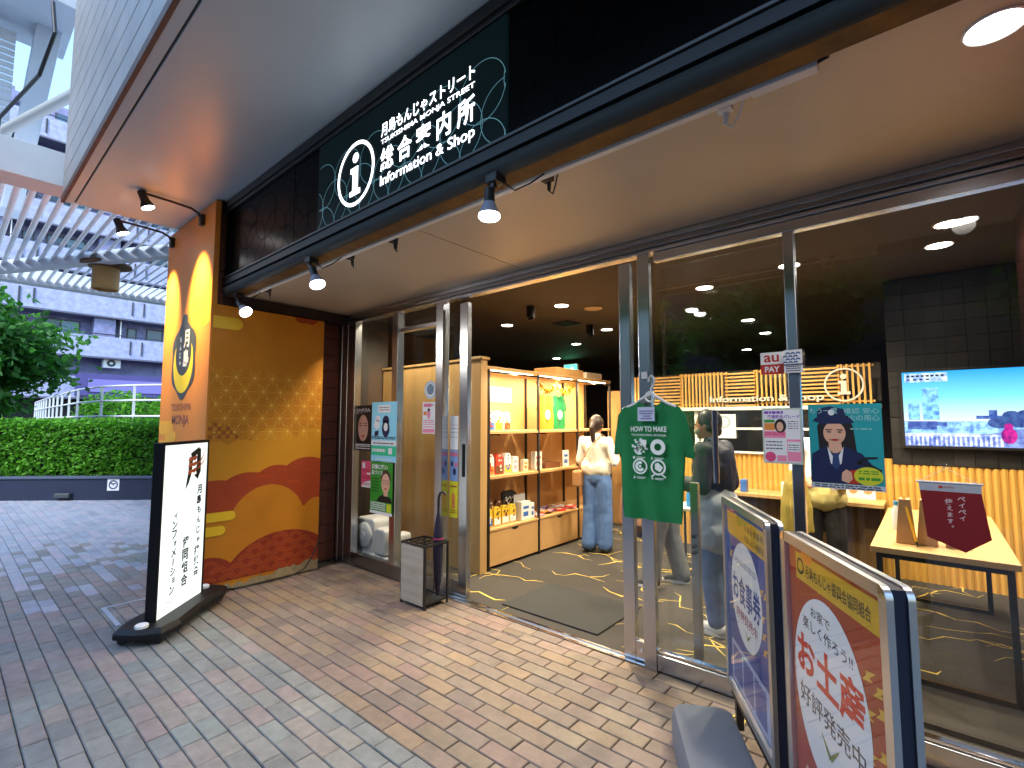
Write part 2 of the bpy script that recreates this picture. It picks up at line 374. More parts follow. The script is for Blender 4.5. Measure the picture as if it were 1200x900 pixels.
# steel post just inside the fixed glass
t = thing('steel_post', 'short brushed steel post with clamps just behind the fixed glass pane', 'post', (-1.13, 3.06, 0))
part('shaft', MB().box(-1.155, 3.04, .004, -1.105, 3.08, 1.12), steel_d, t, bevel=.004)
for z in (.70, .74, .80): part('clamp', MB().lathe((-1.13, 3.04, z), (0, -1, 0), [(.014, 0), (.014, .02), (.008, .026)], 14), black, t, smooth=True)

# ------------------------------------------------------------------ brown tiled pier left with orange panels
tile = mat('brown_wall_tile', C('#5f2f22'), .45, var=.3, vs=20, bump=.2, bs=90)
grout = mat('dark_grout', (.03, .024, .02), .9)
pl = thing('tiled_pier', 'dark brown tiled corner pier carrying the orange printed panels', 'pillar', (-5.5, 2.2, 0))
part('core', MB().box(-6.17, 1.56, -.02, -5.05, FY+.3, 3.5).box(-5.05, 1.56, 2.70, -5.0, 1.62, 3.5).box(-5.0, 1.56, 2.70, -4.93, 1.60, 3.5), grout, pl)
z = .01
while z < 2.66:
    part('tile', MB().box(-5.048, 2.50, z, -5.032, 2.66, min(z+.178, 2.67)), tile, pl, bevel=.003)
    part('tile', MB().box(-5.048, 2.667, z, -5.032, 2.885, min(z+.178, 2.67)), tile, pl, bevel=.003)
    z += .186
z = 2.50
while z < 3.44:
    part('tile', MB().box(-4.93, 1.56, z, -4.87, 1.625, min(z+.178, 3.495)), tile, pl, bevel=.003)
    z += .186
tri = part('soffit_trim', MB().box(-5.04, 1.63, 2.575, -4.90, 2.885, 2.675), mat('dark_trim', C('#2a1510'), .5), pl)
struct('brick_return_wall', MB().box(.44, 1.66, 0, 3.2, FY+.3, 2.68), tile)

# orange printed panel on the side (facing +X)
or_side = mat('gold_orange_print', C('#d28408'), .55, var=.10, vs=2.5, stain=.12)
or_red = mat('vermilion_print', C('#a83c0c'), .55, var=.10, vs=8)
or_gold = mat('pale_gold_print', C('#eaaa28'), .5, var=.05, vs=6)
or_line = mat('gold_line_print', C('#efb437'), .5)
or_deep = mat('deep_red_print', C('#8f2a06'), .55, var=.08, vs=8)
mu = thing('mural_panel', 'orange gold printed panel with red clouds waves and star pattern beside the glass', 'mural', (-4.85, 2.05, 0))
part('board', MB().box(-5.025, 1.525, .012, -4.80, 2.575, 2.545), or_side, mu, bevel=.003)
FM = FRx(-4.80)
Y0, Y1 = 1.527, 2.573
def clouds(top, bot, d, mb, n=14):       # filled band between two outlines given as control points
    pts = list(top)+list(reversed(bot)); mb.poly(FM, pts, d)
def scallop(arcs):                       # arcs: (y0, y1, base z, height); returns outline
    o = []
    for a, b, zb0, zb1, h in arcs:
        for i in range(13):
            t = i/12; o.append((a+(b-a)*t, zb0+(zb1-zb0)*t+h*math.sin(math.pi*t)**.8))
    return o
tri_clip = lambda pts: [(min(max(y, Y0), Y1), z) for y, z in pts]
def strip(mb, up, lo, d):
    n = len(up)
    mb.band(FM, tri_clip(lo), tri_clip(up), d, False)
def interp(pts, ys):
    o = []
    for y in ys:
        for (a, za), (b, zb) in zip(pts, pts[1:]):
            if a <= y <= b or (a, za) == pts[0] and y < a: o.append((y, za+(zb-za)*(y-a)/(b-a) if b > a else za)); break
        else: o.append((y, pts[-1][1]))
    return o
ys = [Y0+(Y1-Y0)*i/60 for i in range(61)]
def bumps(y, spec):
    return max(zc+h*math.sqrt(max(0, 1-((y-yc)/w)**2)) if abs(y-yc) < w else -9 for yc, w, zc, h in spec)
# pale cloud band over the star pattern
up = [(y, max(1.20, bumps(y, [(1.58, .17, 1.20, .12), (1.82, .15, 1.21, .12), (2.11, .24, 1.22, .22), (2.48, .20, 1.24, .19)]))) for y in ys]
strip(part_mb := MB(), up, [(y, .9) for y in ys], .001); part('cloud', part_mb, mat('ochre_print', C('#d48e14'), .55, var=.06, vs=4), mu)
up = [(y, max(.85, bumps(y, [(1.60, .24, .85, .13), (1.88, .22, .90, .13), (2.14, .20, .94, .14), (2.44, .26, .96, .18)]))) for y in ys]
strip(part_mb := MB(), up, [(y, .5) for y in ys], .002); part('cloud', part_mb, or_red, mu)
up = [(y, max(.45, bumps(y, [(1.60, .34, .45, .22), (2.07, .36, .50, .40), (2.54, .15, .56, .17)]))) for y in ys]
strip(part_mb := MB(), up, [(y, .10) for y in ys], .003); part('cloud', part_mb, mat('amber_print', C('#c87a08'), .55, var=.06, vs=4), mu)
hill = [(y, max(.12, bumps(y, [(1.56, .24, .13, .19), (2.22, .55, .0, .45)]))) for y in ys]
strip(part_mb := MB(), hill, [(y, .09) for y in ys], .004); hl = part('wave_hill', part_mb, or_deep, mu)
hz = dict(hill)
mm = MB()
for r_ in range(6):
    for c_ in range(9):
        cy, cz = Y0+.06+c_*.15+(r_ % 2)*.075, .08+r_*.07
        for q in (.045, .062, .079):
            pts = [(cy+q*math.cos(rad(a)), cz+q*math.sin(rad(a))) for a in range(20, 161, 14)]
            if all(Y0 < y < Y1 and z < bumps(y, [(1.56, .24, .13, .19), (2.22, .55, .0, .45)])-.004 for y, z in pts): mm.line(FM, pts, .006, .0055)
part('wave_lines', mm, mat('wave_line_print', C('#c4561a'), .55), hl, kind='stuff')
mm = MB(); rr = random.Random(3)
for i in range(26):
    y = rr.uniform(1.55, 2.4); z = rr.uniform(.80, 1.05); l = rr.uniform(.05, .13)
    if z < bumps(y, [(1.60, .24, .85, .13), (1.88, .22, .90, .13), (2.14, .20, .94, .14), (2.44, .26, .96, .18)])-.04 and z > bumps(y, [(1.60, .34, .45, .22), (2.07, .36, .50, .40), (2.54, .15, .56, .17)])+.03:
        mm.line(FM, [(y+l*k/5, z+.008*math.sin(k*1.3)) for k in range(6)], .0035, .0035)
part('cloud_lines', mm, mat('red_line_print', C('#d2501c'), .55), mu, kind='stuff')
mm = MB()                                          # star (hemp-leaf) line pattern
S = .165
for r_ in range(6):
    for c_ in range(10):
        cy, cz = Y0+.05+c_*S*.98+(r_ % 2)*S*.49, 1.40+r_*.125
        if cz > 2.0-.10*abs(math.sin(cy*5)) or cy > Y1-.02: continue
        for k in range(12):
            a = rad(k*30); l = S*.56 if k % 2 == 0 else S*.36
            e = (cy+l*math.cos(a), cz+l*math.sin(a))
            if Y0 < e[0] < Y1: mm.line(FM, [(cy, cz), e], .0028, .0015)
        mm.poly(FM, circ(cy, cz, .0105, n=10), .002)
part('star_pattern', mm, mat('star_line_print', C('#f2c050'), .5), mu, kind='stuff')
mm = MB()
for r_ in range(7):
    for c_ in range(10):
        if (r_+c_) % 2: continue
        y, z = Y0+c_*.036, 1.27+r_*.036
        if z+.036 < 1.30+.22*max(0, 1-(c_/9)**1.5) and z > bumps(y+.018, [(1.62, .22, 1.22, .14), (1.87, .16, 1.22, .14)])-.02: mm.rect(FM, y, z, y+.036, z+.036, .0018)
part('checker_patch', mm, mat('checker_print', C('#a35a14'), .55), mu)
for y0, y1, z0, z1 in ((Y0, 1.78, .62, .70), (Y0, 1.70, .50, .58), (Y0, 1.76, 2.33, 2.44)):
    part('gold_bar', MB().poly(FM, [(y0, z0)]+circ(y1-.04, (z0+z1)/2, (z1-z0)/2, n=10, a0=-90, a1=90)+[(y0, z1)], .0065), mat('bright_gold_print', C('#f0c020'), .5), mu)
part('red_patch', MB().poly(FM, [(2.26, 2.543)]+[(2.28, 2.50), (2.33, 2.488), (2.40, 2.495), (2.45, 2.485), (2.48, 2.51), (2.52, 2.543)], .0015), or_red, mu)
mm = MB(); rr = random.Random(9)                   # peeling paint along the foot of the panel
pts = [(Y0, .014)]; 
for i in range(31): pts.append((Y0+(Y1-Y0)*i/30, .05+.075*(i/30)**2+rr.uniform(-.022, .03)))
pts.append((Y1, .014)); mm.poly(FM, pts, .007)
part('bare_patch', mm, mat('worn_board', C('#a08a66'), .8, var=.35, vs=25), mu)

# orange printed panel on the front of the pier (facing the street)
FP = FRf(1.51)
pf = thing('pier_front_panel', 'tall orange printed panel with dark crescent emblem above the light box', 'signboard', (-5.5, 1.53, 0))
part('board', MB().box(-6.19, 1.51, .012, -4.802, 1.556, 3.495), mat('orange_print', C('#e08a30'), .5, var=.10, vs=1.6), pf, bevel=.003)
for pts in ([(-5.35, 2.62), (-5.05, 2.66), (-4.82, 2.80), (-4.806, 2.80), (-4.806, 2.38), (-4.95, 2.36), (-5.18, 2.42), (-5.28, 2.50), (-5.1, 2.54), (-5.3, 2.57)],):
    part('gold_cloud', MB().poly(FP, pts, .0015), or_gold, pf)
for k_, (u0, u1, z0, z1) in enumerate(((-6.19, -5.72, 1.36, 1.50), (-6.19, -5.5, 1.14, 1.30), (-5.95, -5.62, 1.26, 1.40))): part('gold_cloud', MB().prism(FP, rrect(u0+.002, z0, u1, z1, .06), .0004, .0016+.0008*k_), or_gold, pf)
mm = MB(); cu_, cz_ = -5.50, 2.10
pts = []
for i in range(96):
    a = 2*math.pi*i/96; k = 1+.055*math.cos(6*a+math.pi); pts.append((cu_+.36*k*math.cos(a), cz_+.375*k*math.sin(a)+(.05 if abs(math.cos(a)) < .2 and math.sin(a) > 0 else 0)))
em = part('emblem', mm.poly(FP, pts, .003), mat('charcoal_print', C('#3b4148'), .5), pf)
mm = MB(); a_ = circ(cu_, cz_-.04, .29, .29, 40, 150, 390); b_ = circ(cu_+.0, cz_+.06, .235, .22, 40, 158, 382); mm.band(FP, a_, b_, .004, False)
part('crescent', mm, mat('yellow_print', C('#f2d21a'), .5), em)
mm = MB(); vtext(mm, FP, (cu_-.01, cz_-.10, cu_+.17, cz_+.28), '月島', .0045, .03); part('lettering', mm, paper, em); mm = MB(); vtext(mm, FP, (cu_-.15, cz_-.08, cu_-.05, cz_+.24), 'もんじゃ', .0045, .03)
part('lettering', mm, paper, em)
mm = MB(); text_mb(mm, FP, (-5.80, 1.60, -5.20, 1.67), 'TSUKISHIMA', .002, .0); part('lettering', mm, mat('brown_lettering', C('#8c5140'), .5), pf); mm = MB(); text_mb(mm, FP, (-5.76, 1.44, -5.25, 1.56), 'MONJA', .002, .02)
part('lettering', mm, mat('brown_lettering', C('#8c5140'), .5), pf)

# ------------------------------------------------------------------ canopy over the pavement
can = thing('canopy', 'wide white canopy with ribbed outer face over the shop entrance', 'canopy', (-1.5, 1.1, 3.5))
csoff = mat('white_canopy_soffit', (.54, .62, .66), .34, var=.05, vs=1.2)
part('soffit_panel', MB().box(-5.905, .70, 3.50, 4.2, 1.56, 3.56).box(-4.78, 1.56, 3.50, 4.2, 1.70, 3.56), csoff, can, bevel=.003)
part('edge_strip', MB().box(-5.92, .625, 3.50, 4.2, .688, 3.56), csoff, can, bevel=.003)
part('gap', MB().box(-5.9, .685, 3.512, 4.2, .705, 3.55), mat('shadow_gap', (.05, .05, .05), .8), can)
part('drip_strip', MB().box(-5.925, .602, 3.485, 4.2, .628, 3.545), mat('rust_brown_trim', C('#6d4a38'), .6, var=.3, vs=12), can, bevel=.003)
part('body', MB().box(-5.90, .66, 3.56, 4.2, 1.68, 5.45), mat('canopy_core', (.5, .5, .5), .7), can)
board = mat('pale_ribbed_board', C('#b9aea6'), .5, var=.18, vs=3)
z = 3.55
while z < 5.4:
    part('board', MB().box(-5.925, .610, z, 4.2, .66, z+.182), board, can, bevel=.005)
    z += .188
part('end_panel', MB().box(-5.93, .662, 3.56, -5.90, 1.55, 5.45), white, can)
struct('upper_storeys', MB().box(-6.0, 1.75, 3.52, 9, 12, 14.0), mat('upper_wall', (.40, .38, .36), .7, var=.15, vs=1.5))

# ------------------------------------------------------------------ black fascia with the lit sign
fas = thing('fascia_band', 'glossy black fascia band with faint circle pattern over the entrance', 'fascia', (-1, 1.65, 2.7))
gloss = mat('gloss_black_panel', (.002, .002, .0025), .25, spec=.05)
for a, b in ((-4.84, -3.512), (-3.506, -3.150), (-1.405, -.2), (-.194, 1.1), (1.106, 3.2)): part('panel', MB().box(a, 1.62, 2.80, b, 1.66, 3.40), gloss, fas, bevel=.002)
part('backing', MB().box(-4.86, 1.66, 2.70, 3.2, 1.74, 3.50), black, fas)
for z0, z1, y0, mt in ((3.402, 3.43, 1.60, mat('dark_steel_trim', (.10, .10, .10), .4, 1)), (3.434, 3.497, 1.585, mat('dark_green_grey_trim', (.03, .035, .033), .4))): part('top_trim', MB().box(-4.84, y0, z0, 3.2, 1.66, z1), mt, fas, bevel=.003)
part('bottom_trim', MB().box(-4.84, 1.595, 2.782, 3.2, 1.66, 2.797), MATS['dark_steel_trim'], fas, bevel=.002)
part('bottom_trim', MB().box(-4.84, 1.605, 2.728, 3.2, 1.66, 2.780), black, fas)
part('gutter', MB().tube([(-4.86, 1.645, 2.684), (3.2, 1.645, 2.684)], .044, 16), mat('grey_painted_metal', (.05, .055, .054), .6, 0, var=.1, vs=6, spec=.2), fas, smooth=True)
part('underside_strip', MB().box(-4.86, 1.648, 2.64, 3.2, 1.74, 2.70), mat('stained_yellow_board', C('#6d4c16'), .7, var=.5, vs=9), fas)
rings = MB(); FF = FRf(1.62)
def ring_set(mb, u0, u1, v0, v1, S, w, d, n=26):
    i = -2
    while u0+i*S < u1+S:
        j = -2
        while v0+j*S < v1+S:
            cx, cy = u0+i*S+(S/2 if j % 2 else 0)+.07, v0+j*S*.5-.02
            pts = circ(cx, cy, S*.52, n=n)+[circ(cx, cy, S*.52, n=n)[0]]
            run = []
            for p in pts:
                ok = u0 < p[0] < u1 and v0 < p[1] < v1
                if ok: run.append(p)
                if (not ok or p is pts[-1]) and len(run) > 1: mb.line(FF, run, w, d)
                if not ok: run = []
            j += 1
        i += 1
ring_set(rings, -1.39, 1.05, 2.81, 3.39, .36, .003, .0012); ring_set(rings, -4.8, -3.16, 2.81, 3.39, .36, .003, .0012)
part('circle_pattern', rings, mat('faint_line_print', (.004, .005, .006), .7, spec=.04), fas, kind='stuff')
sg = thing('lit_sign', 'backlit black sign with white information symbol and Japanese lettering over the entrance', 'sign', (-2.28, 1.62, 2.8))
part('face', MB().box(-3.144, 1.612, 2.80, -1.411, 1.66, 3.40), mat('sign_face', (.002, .004, .005), .3, spec=.06, emis=(.010, .032, .040), es=.06), sg, bevel=.002)
FS = FRf(1.612)
FF = FS; mm = MB(); ring_set(mm, -3.14, -1.415, 2.805, 3.395, .30, .0032, .0012, 40)
part('circle_pattern', mm, mat('sign_lines', (.1, .2, .22), .4, emis=(.16, .42, .50), es=.16), sg, kind='stuff')
glow = mat('sign_white_light', (.8, .8, .8), .4, emis=(.88, .92, 1.0), es=1.3)
mm = MB(); iu, iv = -2.672, 3.05
mm.ring(FS, iu, iv, .185, .207, .003, 56).poly(FS, circ(iu, iv+.105, .032, n=24), .003)
mm.poly(FS, [(iu-.055, iv+.045), (iu+.03, iv+.045), (iu+.03, iv-.105), (iu+.058, iv-.105), (iu+.058, iv-.138), (iu-.058, iv-.138), (iu-.058, iv-.105), (iu-.03, iv-.105), (iu-.03, iv+.012), (iu-.055, iv+.012)], .003)
part('information_symbol', mm, glow, sg)
mm = MB(); text_mb(mm, FS, (-2.40, 3.178, -1.615, 3.262), '月島もんじゃストリート', .003, .012); text_mb(mm, FS, (-2.40, 3.125, -1.615, 3.162), 'TSUKISHIMA MONJA STREET', .003, .004)
part('lettering', mm, glow, sg); mm = MB()
text_mb(mm, FS, (-2.40, 2.962, -1.615, 3.105), '総 合 案 内 所', .003, .02); text_mb(mm, FS, (-2.40, 2.860, -1.615, 2.942), 'Information & Shop', .003, .006)
part('lettering', mm, glow, sg)
# ================================================================== LAMPS AND THINGS OUTSIDE THE GLASS
bulb_glow = mat('led_lens', (.9, .9, .9), .3, emis=(1.0, .97, .95), es=6)
bulb_body = mat('bulb_body', (.35, .37, .5), .4)
def spot_lamp(label, mount, head, aim, power, plug):
    t = thing('spot_lamp', label, 'lamp', mount, 'clip spot lamps under the fascia')
    mo, hd = Vector(mount), Vector(head); ax = Vector(aim).normalized()
    part('clamp', MB().box(mo.x-.035, mo.y-.02, mo.z-.03, mo.x+.035, mo.y+.05, mo.z+.012).box(mo.x-.012, mo.y-.012, mo.z-.055, mo.x+.012, mo.y+.012, mo.z-.03), black, t, bevel=.004)
    nk = hd-ax*.10
    part('arm', MB().tube([mo+Vector((0,0,-.05)), (mo+nk)/2+Vector((0,0,-.01)), nk], .012, 10), black, t, smooth=True)
    part('socket', MB().lathe(hd-ax*.13, ax, [(.018,0),(.024,.005),(.026,.07),(.028,.075)], 20), black, t, smooth=True)
    b = part('bulb', MB().lathe(hd-ax*.06, ax, [(.027,0),(.032,.012),(.046,.045),(.049,.058)], 24), bulb_body, t, smooth=True)
    part('lens', MB().lathe(hd-ax*.002, ax, [(.050,0),(.051,.014),(.044,.022),(.02,.026)], 24), bulb_glow, b, smooth=True)
    part('cord', MB().tube([mo+Vector((.03,.02,-.02)), mo+Vector((.09,.05,-.075)), mo+Vector((.15,.09,-.045)), mo+Vector((.2,.13,-.0))], .004, 6), black, t, smooth=True)
    lamp('SPOT', 'lamp_light', hd+ax*.03, hd+ax, power, (1, .93, .85), .04, 130, .7, t)
    return t
spot_lamp('black clip spot lamp hanging straight down below the lit sign', (-1.50, 1.62, 2.64), (-1.535, 1.63, 2.47), (-.03, .02, -1), 15, 0)
spot_lamp('black clip spot lamp tilted above the left window mullions', (-3.27, 1.63, 2.64), (-3.17, 1.64, 2.445), (.35, .12, -.9), 16, 0)
spot_lamp('black clip spot lamp in front of the orange mural panel', (-4.66, 1.66, 2.64), (-4.44, 1.66, 2.44), (.62, .25, -.72), 15, 0)
# white conduit along the soffit edge
t = thing('lighting_track', 'thin white lighting track with power box along the soffit edge', 'track', (-2.5, 1.78, 2.66))
part('rail', MB().box(-4.72, 1.765, 2.640, -.42, 1.797, 2.678), white, t, bevel=.004)
part('slot', MB().box(-4.70, 1.797, 2.652, -.46, 1.8015, 2.664), black, t)
part('power_box', MB().box(-.42, 1.755, 2.632, -.22, 1.80, 2.679), mat('white_plastic', (.75, .76, .78), .35), t, bevel=.005)
for x in (-.52, -1.33, -2.55, -3.05, -4.38):
    part('adapter', MB().box(x-.025, 1.797, 2.638, x+.025, 1.835, 2.672).tube([(x, 1.83, 2.645), (x-.005, 1.835, 2.60)], [.012, .008], 8).tube([(x-.005, 1.835, 2.60), (x+.02, 1.83, 2.575), (x+.05, 1.81, 2.60), (x+.07, 1.80, 2.645)], .0035, 6), black if x < -1 else mat('white_plastic'), t, smooth=True)
part('cord', MB().tube([(-.22, 1.775, 2.655), (-.19, 1.76, 2.65), (-.185, 1.745, 2.66), (.6, 1.75, 2.672)], .006, 6), black, t, smooth=True)
# downlight in the entrance ceiling
def downlight(label, x, y, z, r, power, glow, group, cone=120, color=(1, .86, .66), at_lens=.004):
    t = thing('downlight', label, 'ceiling light', (x, y, z), group)
    part('trim_ring', MB().lathe((x, y, z), (0, 0, -1), [(r*1.12, -.002), (r*1.16, .004), (r*1.08, .008), (r*.99, .004)], 28, False), white, t, smooth=True)
    part('lens', MB().lathe((x, y, z), (0, 0, -1), [(r, 0), (r, at_lens), (r*.3, at_lens+.001)], 28), glow, t, smooth=True)
    lamp('SPOT', 'lamp_light', (x, y, z-.03), (x, y, 0), power, color, r*.8, cone, .6, t)
dl_glow = mat('downlight_lens', (.9, .9, .9), .3, emis=(1.0, .95, .86), es=11)
dl_glow2 = mat('cool_downlight_lens', (.9, .9, .9), .3, emis=(.95, .98, 1.0), es=11)
downlight('round white downlight in the cream entrance ceiling', .205, 1.985, 2.68, .066, 16, dl_glow2, None, 150, (1, .93, .84))
downlight('round white downlight in the cream entrance ceiling beyond the brick wall', 1.9, 2.1, 2.68, .085, 10, dl_glow2, None, 150, (1, .93, .84))
# two gooseneck lamps on the pier
for i, (bx, hx) in enumerate(((-5.10, -5.10), (-6.0, -6.0))):
    t = thing('gooseneck_lamp', ('black arm lamp on the pier closer to the fascia lighting the orange panel', 'black arm lamp on the pier corner by the louvres lighting the orange panel')[i], 'lamp', (bx, 1.5, 3.38), 'arm lamps on the pier')
    part('bracket', MB().box(bx-.03, 1.47, 3.33, bx+.03, 1.509, 3.43), black, t, bevel=.005)
    part('arm', MB().tube([(bx, 1.475, 3.40), (bx, 1.46, 3.435), (bx, 1.40, 3.462), (bx, 1.25, 3.472), (bx, 1.03, 3.476)], .011, 10), black, t, smooth=True)
    ax = Vector((.10, .36, -.92)).normalized(); o = Vector((hx, 1.03, 3.465))
    part('shade', MB().lathe(o-ax*.03, ax, [(.02, 0), (.032, .01), (.034, .09), (.05, .13), (.052, .15)], 22), black, t, smooth=True)
    part('lens', MB().lathe(o+ax*.118, ax, [(.049, 0), (.048, .008), (.02, .012)], 22), bulb_glow, t, smooth=True)
    lamp('SPOT', 'lamp_light', o+ax*.15, (bx-.02, 1.51, 2.68), 170, (1, .72, .28), .03, 54, 1.0, t)

# ------------------------------------------------------------------ light box sign on wheels
A = Vector((-4.165, 1.057, 0)); B = Vector((-4.585, 1.462, 0)); ux = (A-B).normalized()
# seen from the camera its left edge is A: frame u runs from A to B
LB = Fr((A.x, A.y, 0), tuple(B-A), (0, 0, 1))            # normal = x cross y
if LB.n.dot(Vector((4.4, -1.28, 0))) < 0: LB = Fr((B.x, B.y, 0), tuple(A-B), (0, 0, 1))
LW = (B-A).length
flip = LB.o.x == B.x
t = thing('light_box_sign', 'white illuminated light box with vertical Japanese lettering on a black wheeled base', 'sign', tuple((A+B)/2))
case = mat('black_case', (.005, .005, .006), .5, spec=.3)
part('case', MB().fbox(LB, -.02, .10, -.065, LW+.02, 1.345, -.006), case, t, bevel=.006)
part('frame', MB().fbox(LB, -.02, 1.325, -.004, LW+.02, 1.345, .006).fbox(LB, -.02, .10, -.004, -.002, 1.325, .006).fbox(LB, LW+.002, .10, -.004, LW+.02, 1.325, .006), case, t)
part('lit_face', MB().fbox(LB, 0, .11, -.006, LW, 1.323, .001), mat('light_box_face', (.8, .8, .8), .35, emis=(.86, 1.0, .97), es=.31), t)
ink = mat('black_ink', (.012, .012, .013), .6)
# the reader sees u from left to right only if the frame does; here the left edge on screen is u=0
mm = MB(); vtext(mm, LB, (LW-.150, .27, LW-.045, .99), '月島もんじゃ振興会', .003, .035); part('lettering', mm, ink, t); mm = MB(); vtext(mm, LB, (LW-.315, .24, LW-.205, .62), '協同組合', .003, .035); part('lettering', mm, ink, t); mm = MB(); vtext(mm, LB, (LW-.47, .23, LW-.36, .83), 'インフォメーション', .003, .035); part('lettering', mm, ink, t); mm = MB()
text_mb(mm, LB, (LW-.47, .175, LW-.40, .20), 'TEL', .003, .0)
part('lettering', mm, ink, t)
mm = MB()
mm.line(LB, [(.285, .98), (.31, 1.03), (.335, 1.10), (.345, 1.22)], [.006, .035, .05, .055], .003).line(LB, [(.345, 1.225), (.46, 1.275)], [.05, .04], .0031).line(LB, [(.455, 1.28), (.455, 1.10), (.44, 1.06), (.40, 1.075)], [.05, .07, .05, .008], .0032)
part('brush_mark', mm, mat('dark_green_ink', C('#1e2a1e'), .6), t)
mm = MB()
for v in (1.155, 1.105, 1.20): mm.poly(LB, [(.30, v-.004), (.33, v+.022), (.37, v+.016), (.41, v+.03), (.43, v+.012), (.40, v-.012), (.36, v-.006), (.33, v-.02)], .004)
mm.line(LB, [(.43, 1.15), (.50, 1.20), (.56, 1.27)], [.02, .012, .003], .004).line(LB, [(.44, 1.12), (.52, 1.17), (.57, 1.22)], [.018, .01, .003], .0042)
part('orange_mark', mm, mat('salmon_ink', C('#e0724e'), .6), t)
base = MB()
out = [(-.17, -.03), (-.14, -.19), (.02, -.22), (.32, -.20), (.62, -.22), (.78, -.19), (.81, -.03), (.78, .12), (.62, .16), (.32, .14), (.02, .16), (-.14, .12)]
FB = Fr(LB.p(0, 0, 0), LB.x, LB.n)
if FB.n.z < 0: FB = Fr(LB.p(0, 0, 0), LB.x, -LB.n); out = [(u, -v) for u, v in out]
inn = [(LW/2+(u-LW/2)*.93, -.05*(1 if out[0][1] < 0 else -1)+(v+.05*(1 if out[0][1] < 0 else -1))*.86) for u, v in out]
base.prism(FB, out, .045, .085)
o2 = MB(); n_ = len(out); base.add([FB.p(u, v, .085) for u, v in out]+[FB.p(u, v, .112) for u, v in inn], [(i, (i+1) % n_, n_+(i+1) % n_, n_+i) for i in range(n_)]+[tuple(range(n_, 2*n_))])
bs = part('base', base, case, t, bevel=.01)
sgn = 1 if out[0][1] < 0 else -1
for u, v in ((-.10, -.03*sgn), (LW+.11, -.03*sgn)): part('filler_cap', MB().lathe(FB.p(u, v, .111), (0, 0, 1), [(.04, 0), (.04, .016), (.034, .022)], 20), white, bs, smooth=True)
for u, v in ((-.09, -.15*sgn), (-.09, .08*sgn), (LW+.09, -.15*sgn), (LW+.09, .08*sgn)):
    part('wheel', MB().lathe(FB.p(u, v, .032)-FB.x*.015, FB.x, [(.03, 0), (.032, .004), (.032, .026), (.03, .03)], 18).box(*(FB.p(u, v, .06)-Vector((.012, .012, 0))), *(FB.p(u, v, .06)+Vector((.012, .012, .02)))), black, bs, smooth=True)
part('power_cord', MB().tube([LB.p(LW+.16, .07, -.03), (-4.79, 1.80, .012), (-4.76, 2.05, .010), (-4.74, 2.25, .012), (-4.76, 2.42, .05), (-4.785, 2.52, .16), (-4.80, 2.585, .30), (-4.90, 2.60, .42)], .006, 8), black, t, smooth=True)

# ------------------------------------------------------------------ umbrella stand
t = thing('umbrella_stand', 'black metal umbrella stand with grey wood side panel beside the door', 'umbrella stand', (-3.27, 2.70, 0))
x0, x1, y0, y1, h = -3.425, -3.125, 2.585, 2.825, .50
for x in (x0, x1):
    for y in (y0, y1): part('post', MB().box(x-.008, y-.008, 0, x+.008, y+.008, h), blackm, t, bevel=.002)
for z in (.035, h-.016):
    part('frame', MB().box(x0+.008, y0-.008, z, x1-.008, y0+.008, z+.016).box(x0+.008, y1-.008, z, x1-.008, y1+.008, z+.016).box(x0-.008, y0+.008, z, x0+.008, y1-.008, z+.016).box(x1-.008, y0+.008, z, x1+.008, y1-.008, z+.016), blackm, t)
gr = MB()
for i in range(1, 4): gr.box(x0+i*.075-.004, y0+.008, h-.012, x0+i*.075+.004, y1-.008, h-.004)
for i in range(1, 3): gr.box(x0+.008, y0+i*.08-.004, h-.020, x1-.008, y0+i*.08+.004, h-.0125)
part('grid', gr, blackm, t)
part('drip_tray', MB().box(x0+.008, y0+.008, .038, x1-.008, y1-.008, .044), blackm, t)
ash = mat('grey_ash_wood', C('#b5ada0'), .6, wood=(1.2, 1.2, 16), var=.25)
part('side_panel', MB().box(x0+.0085, y0-.014, .03, x1-.0085, y0-.0085, h-.02), ash, t)
t = thing('umbrella', 'closed dark navy umbrella standing upright in the umbrella stand', 'umbrella', (-3.17, 2.76, .05))
navy = mat('navy_cloth', C('#14142e'), .8)
part('canopy', MB().lathe((-3.17, 2.76, .06), (0, 0, 1), [(.008, 0), (.03, .12), (.042, .35), (.040, .50), (.022, .62), (.010, .68)], 12), navy, t, smooth=True, angle=20)
part('strap', MB().lathe((-3.17, 2.76, .52), (0, 0, 1), [(.0435, 0), (.044, .012)], 14, False), mat('pink_strap', C('#c03a6a'), .7), t)
part('handle', MB().tube([(-3.17, 2.76, .70), (-3.17, 2.76, .86), (-3.16, 2.77, .90), (-3.14, 2.79, .905), (-3.128, 2.80, .88)], .011, 10), black, t, smooth=True)

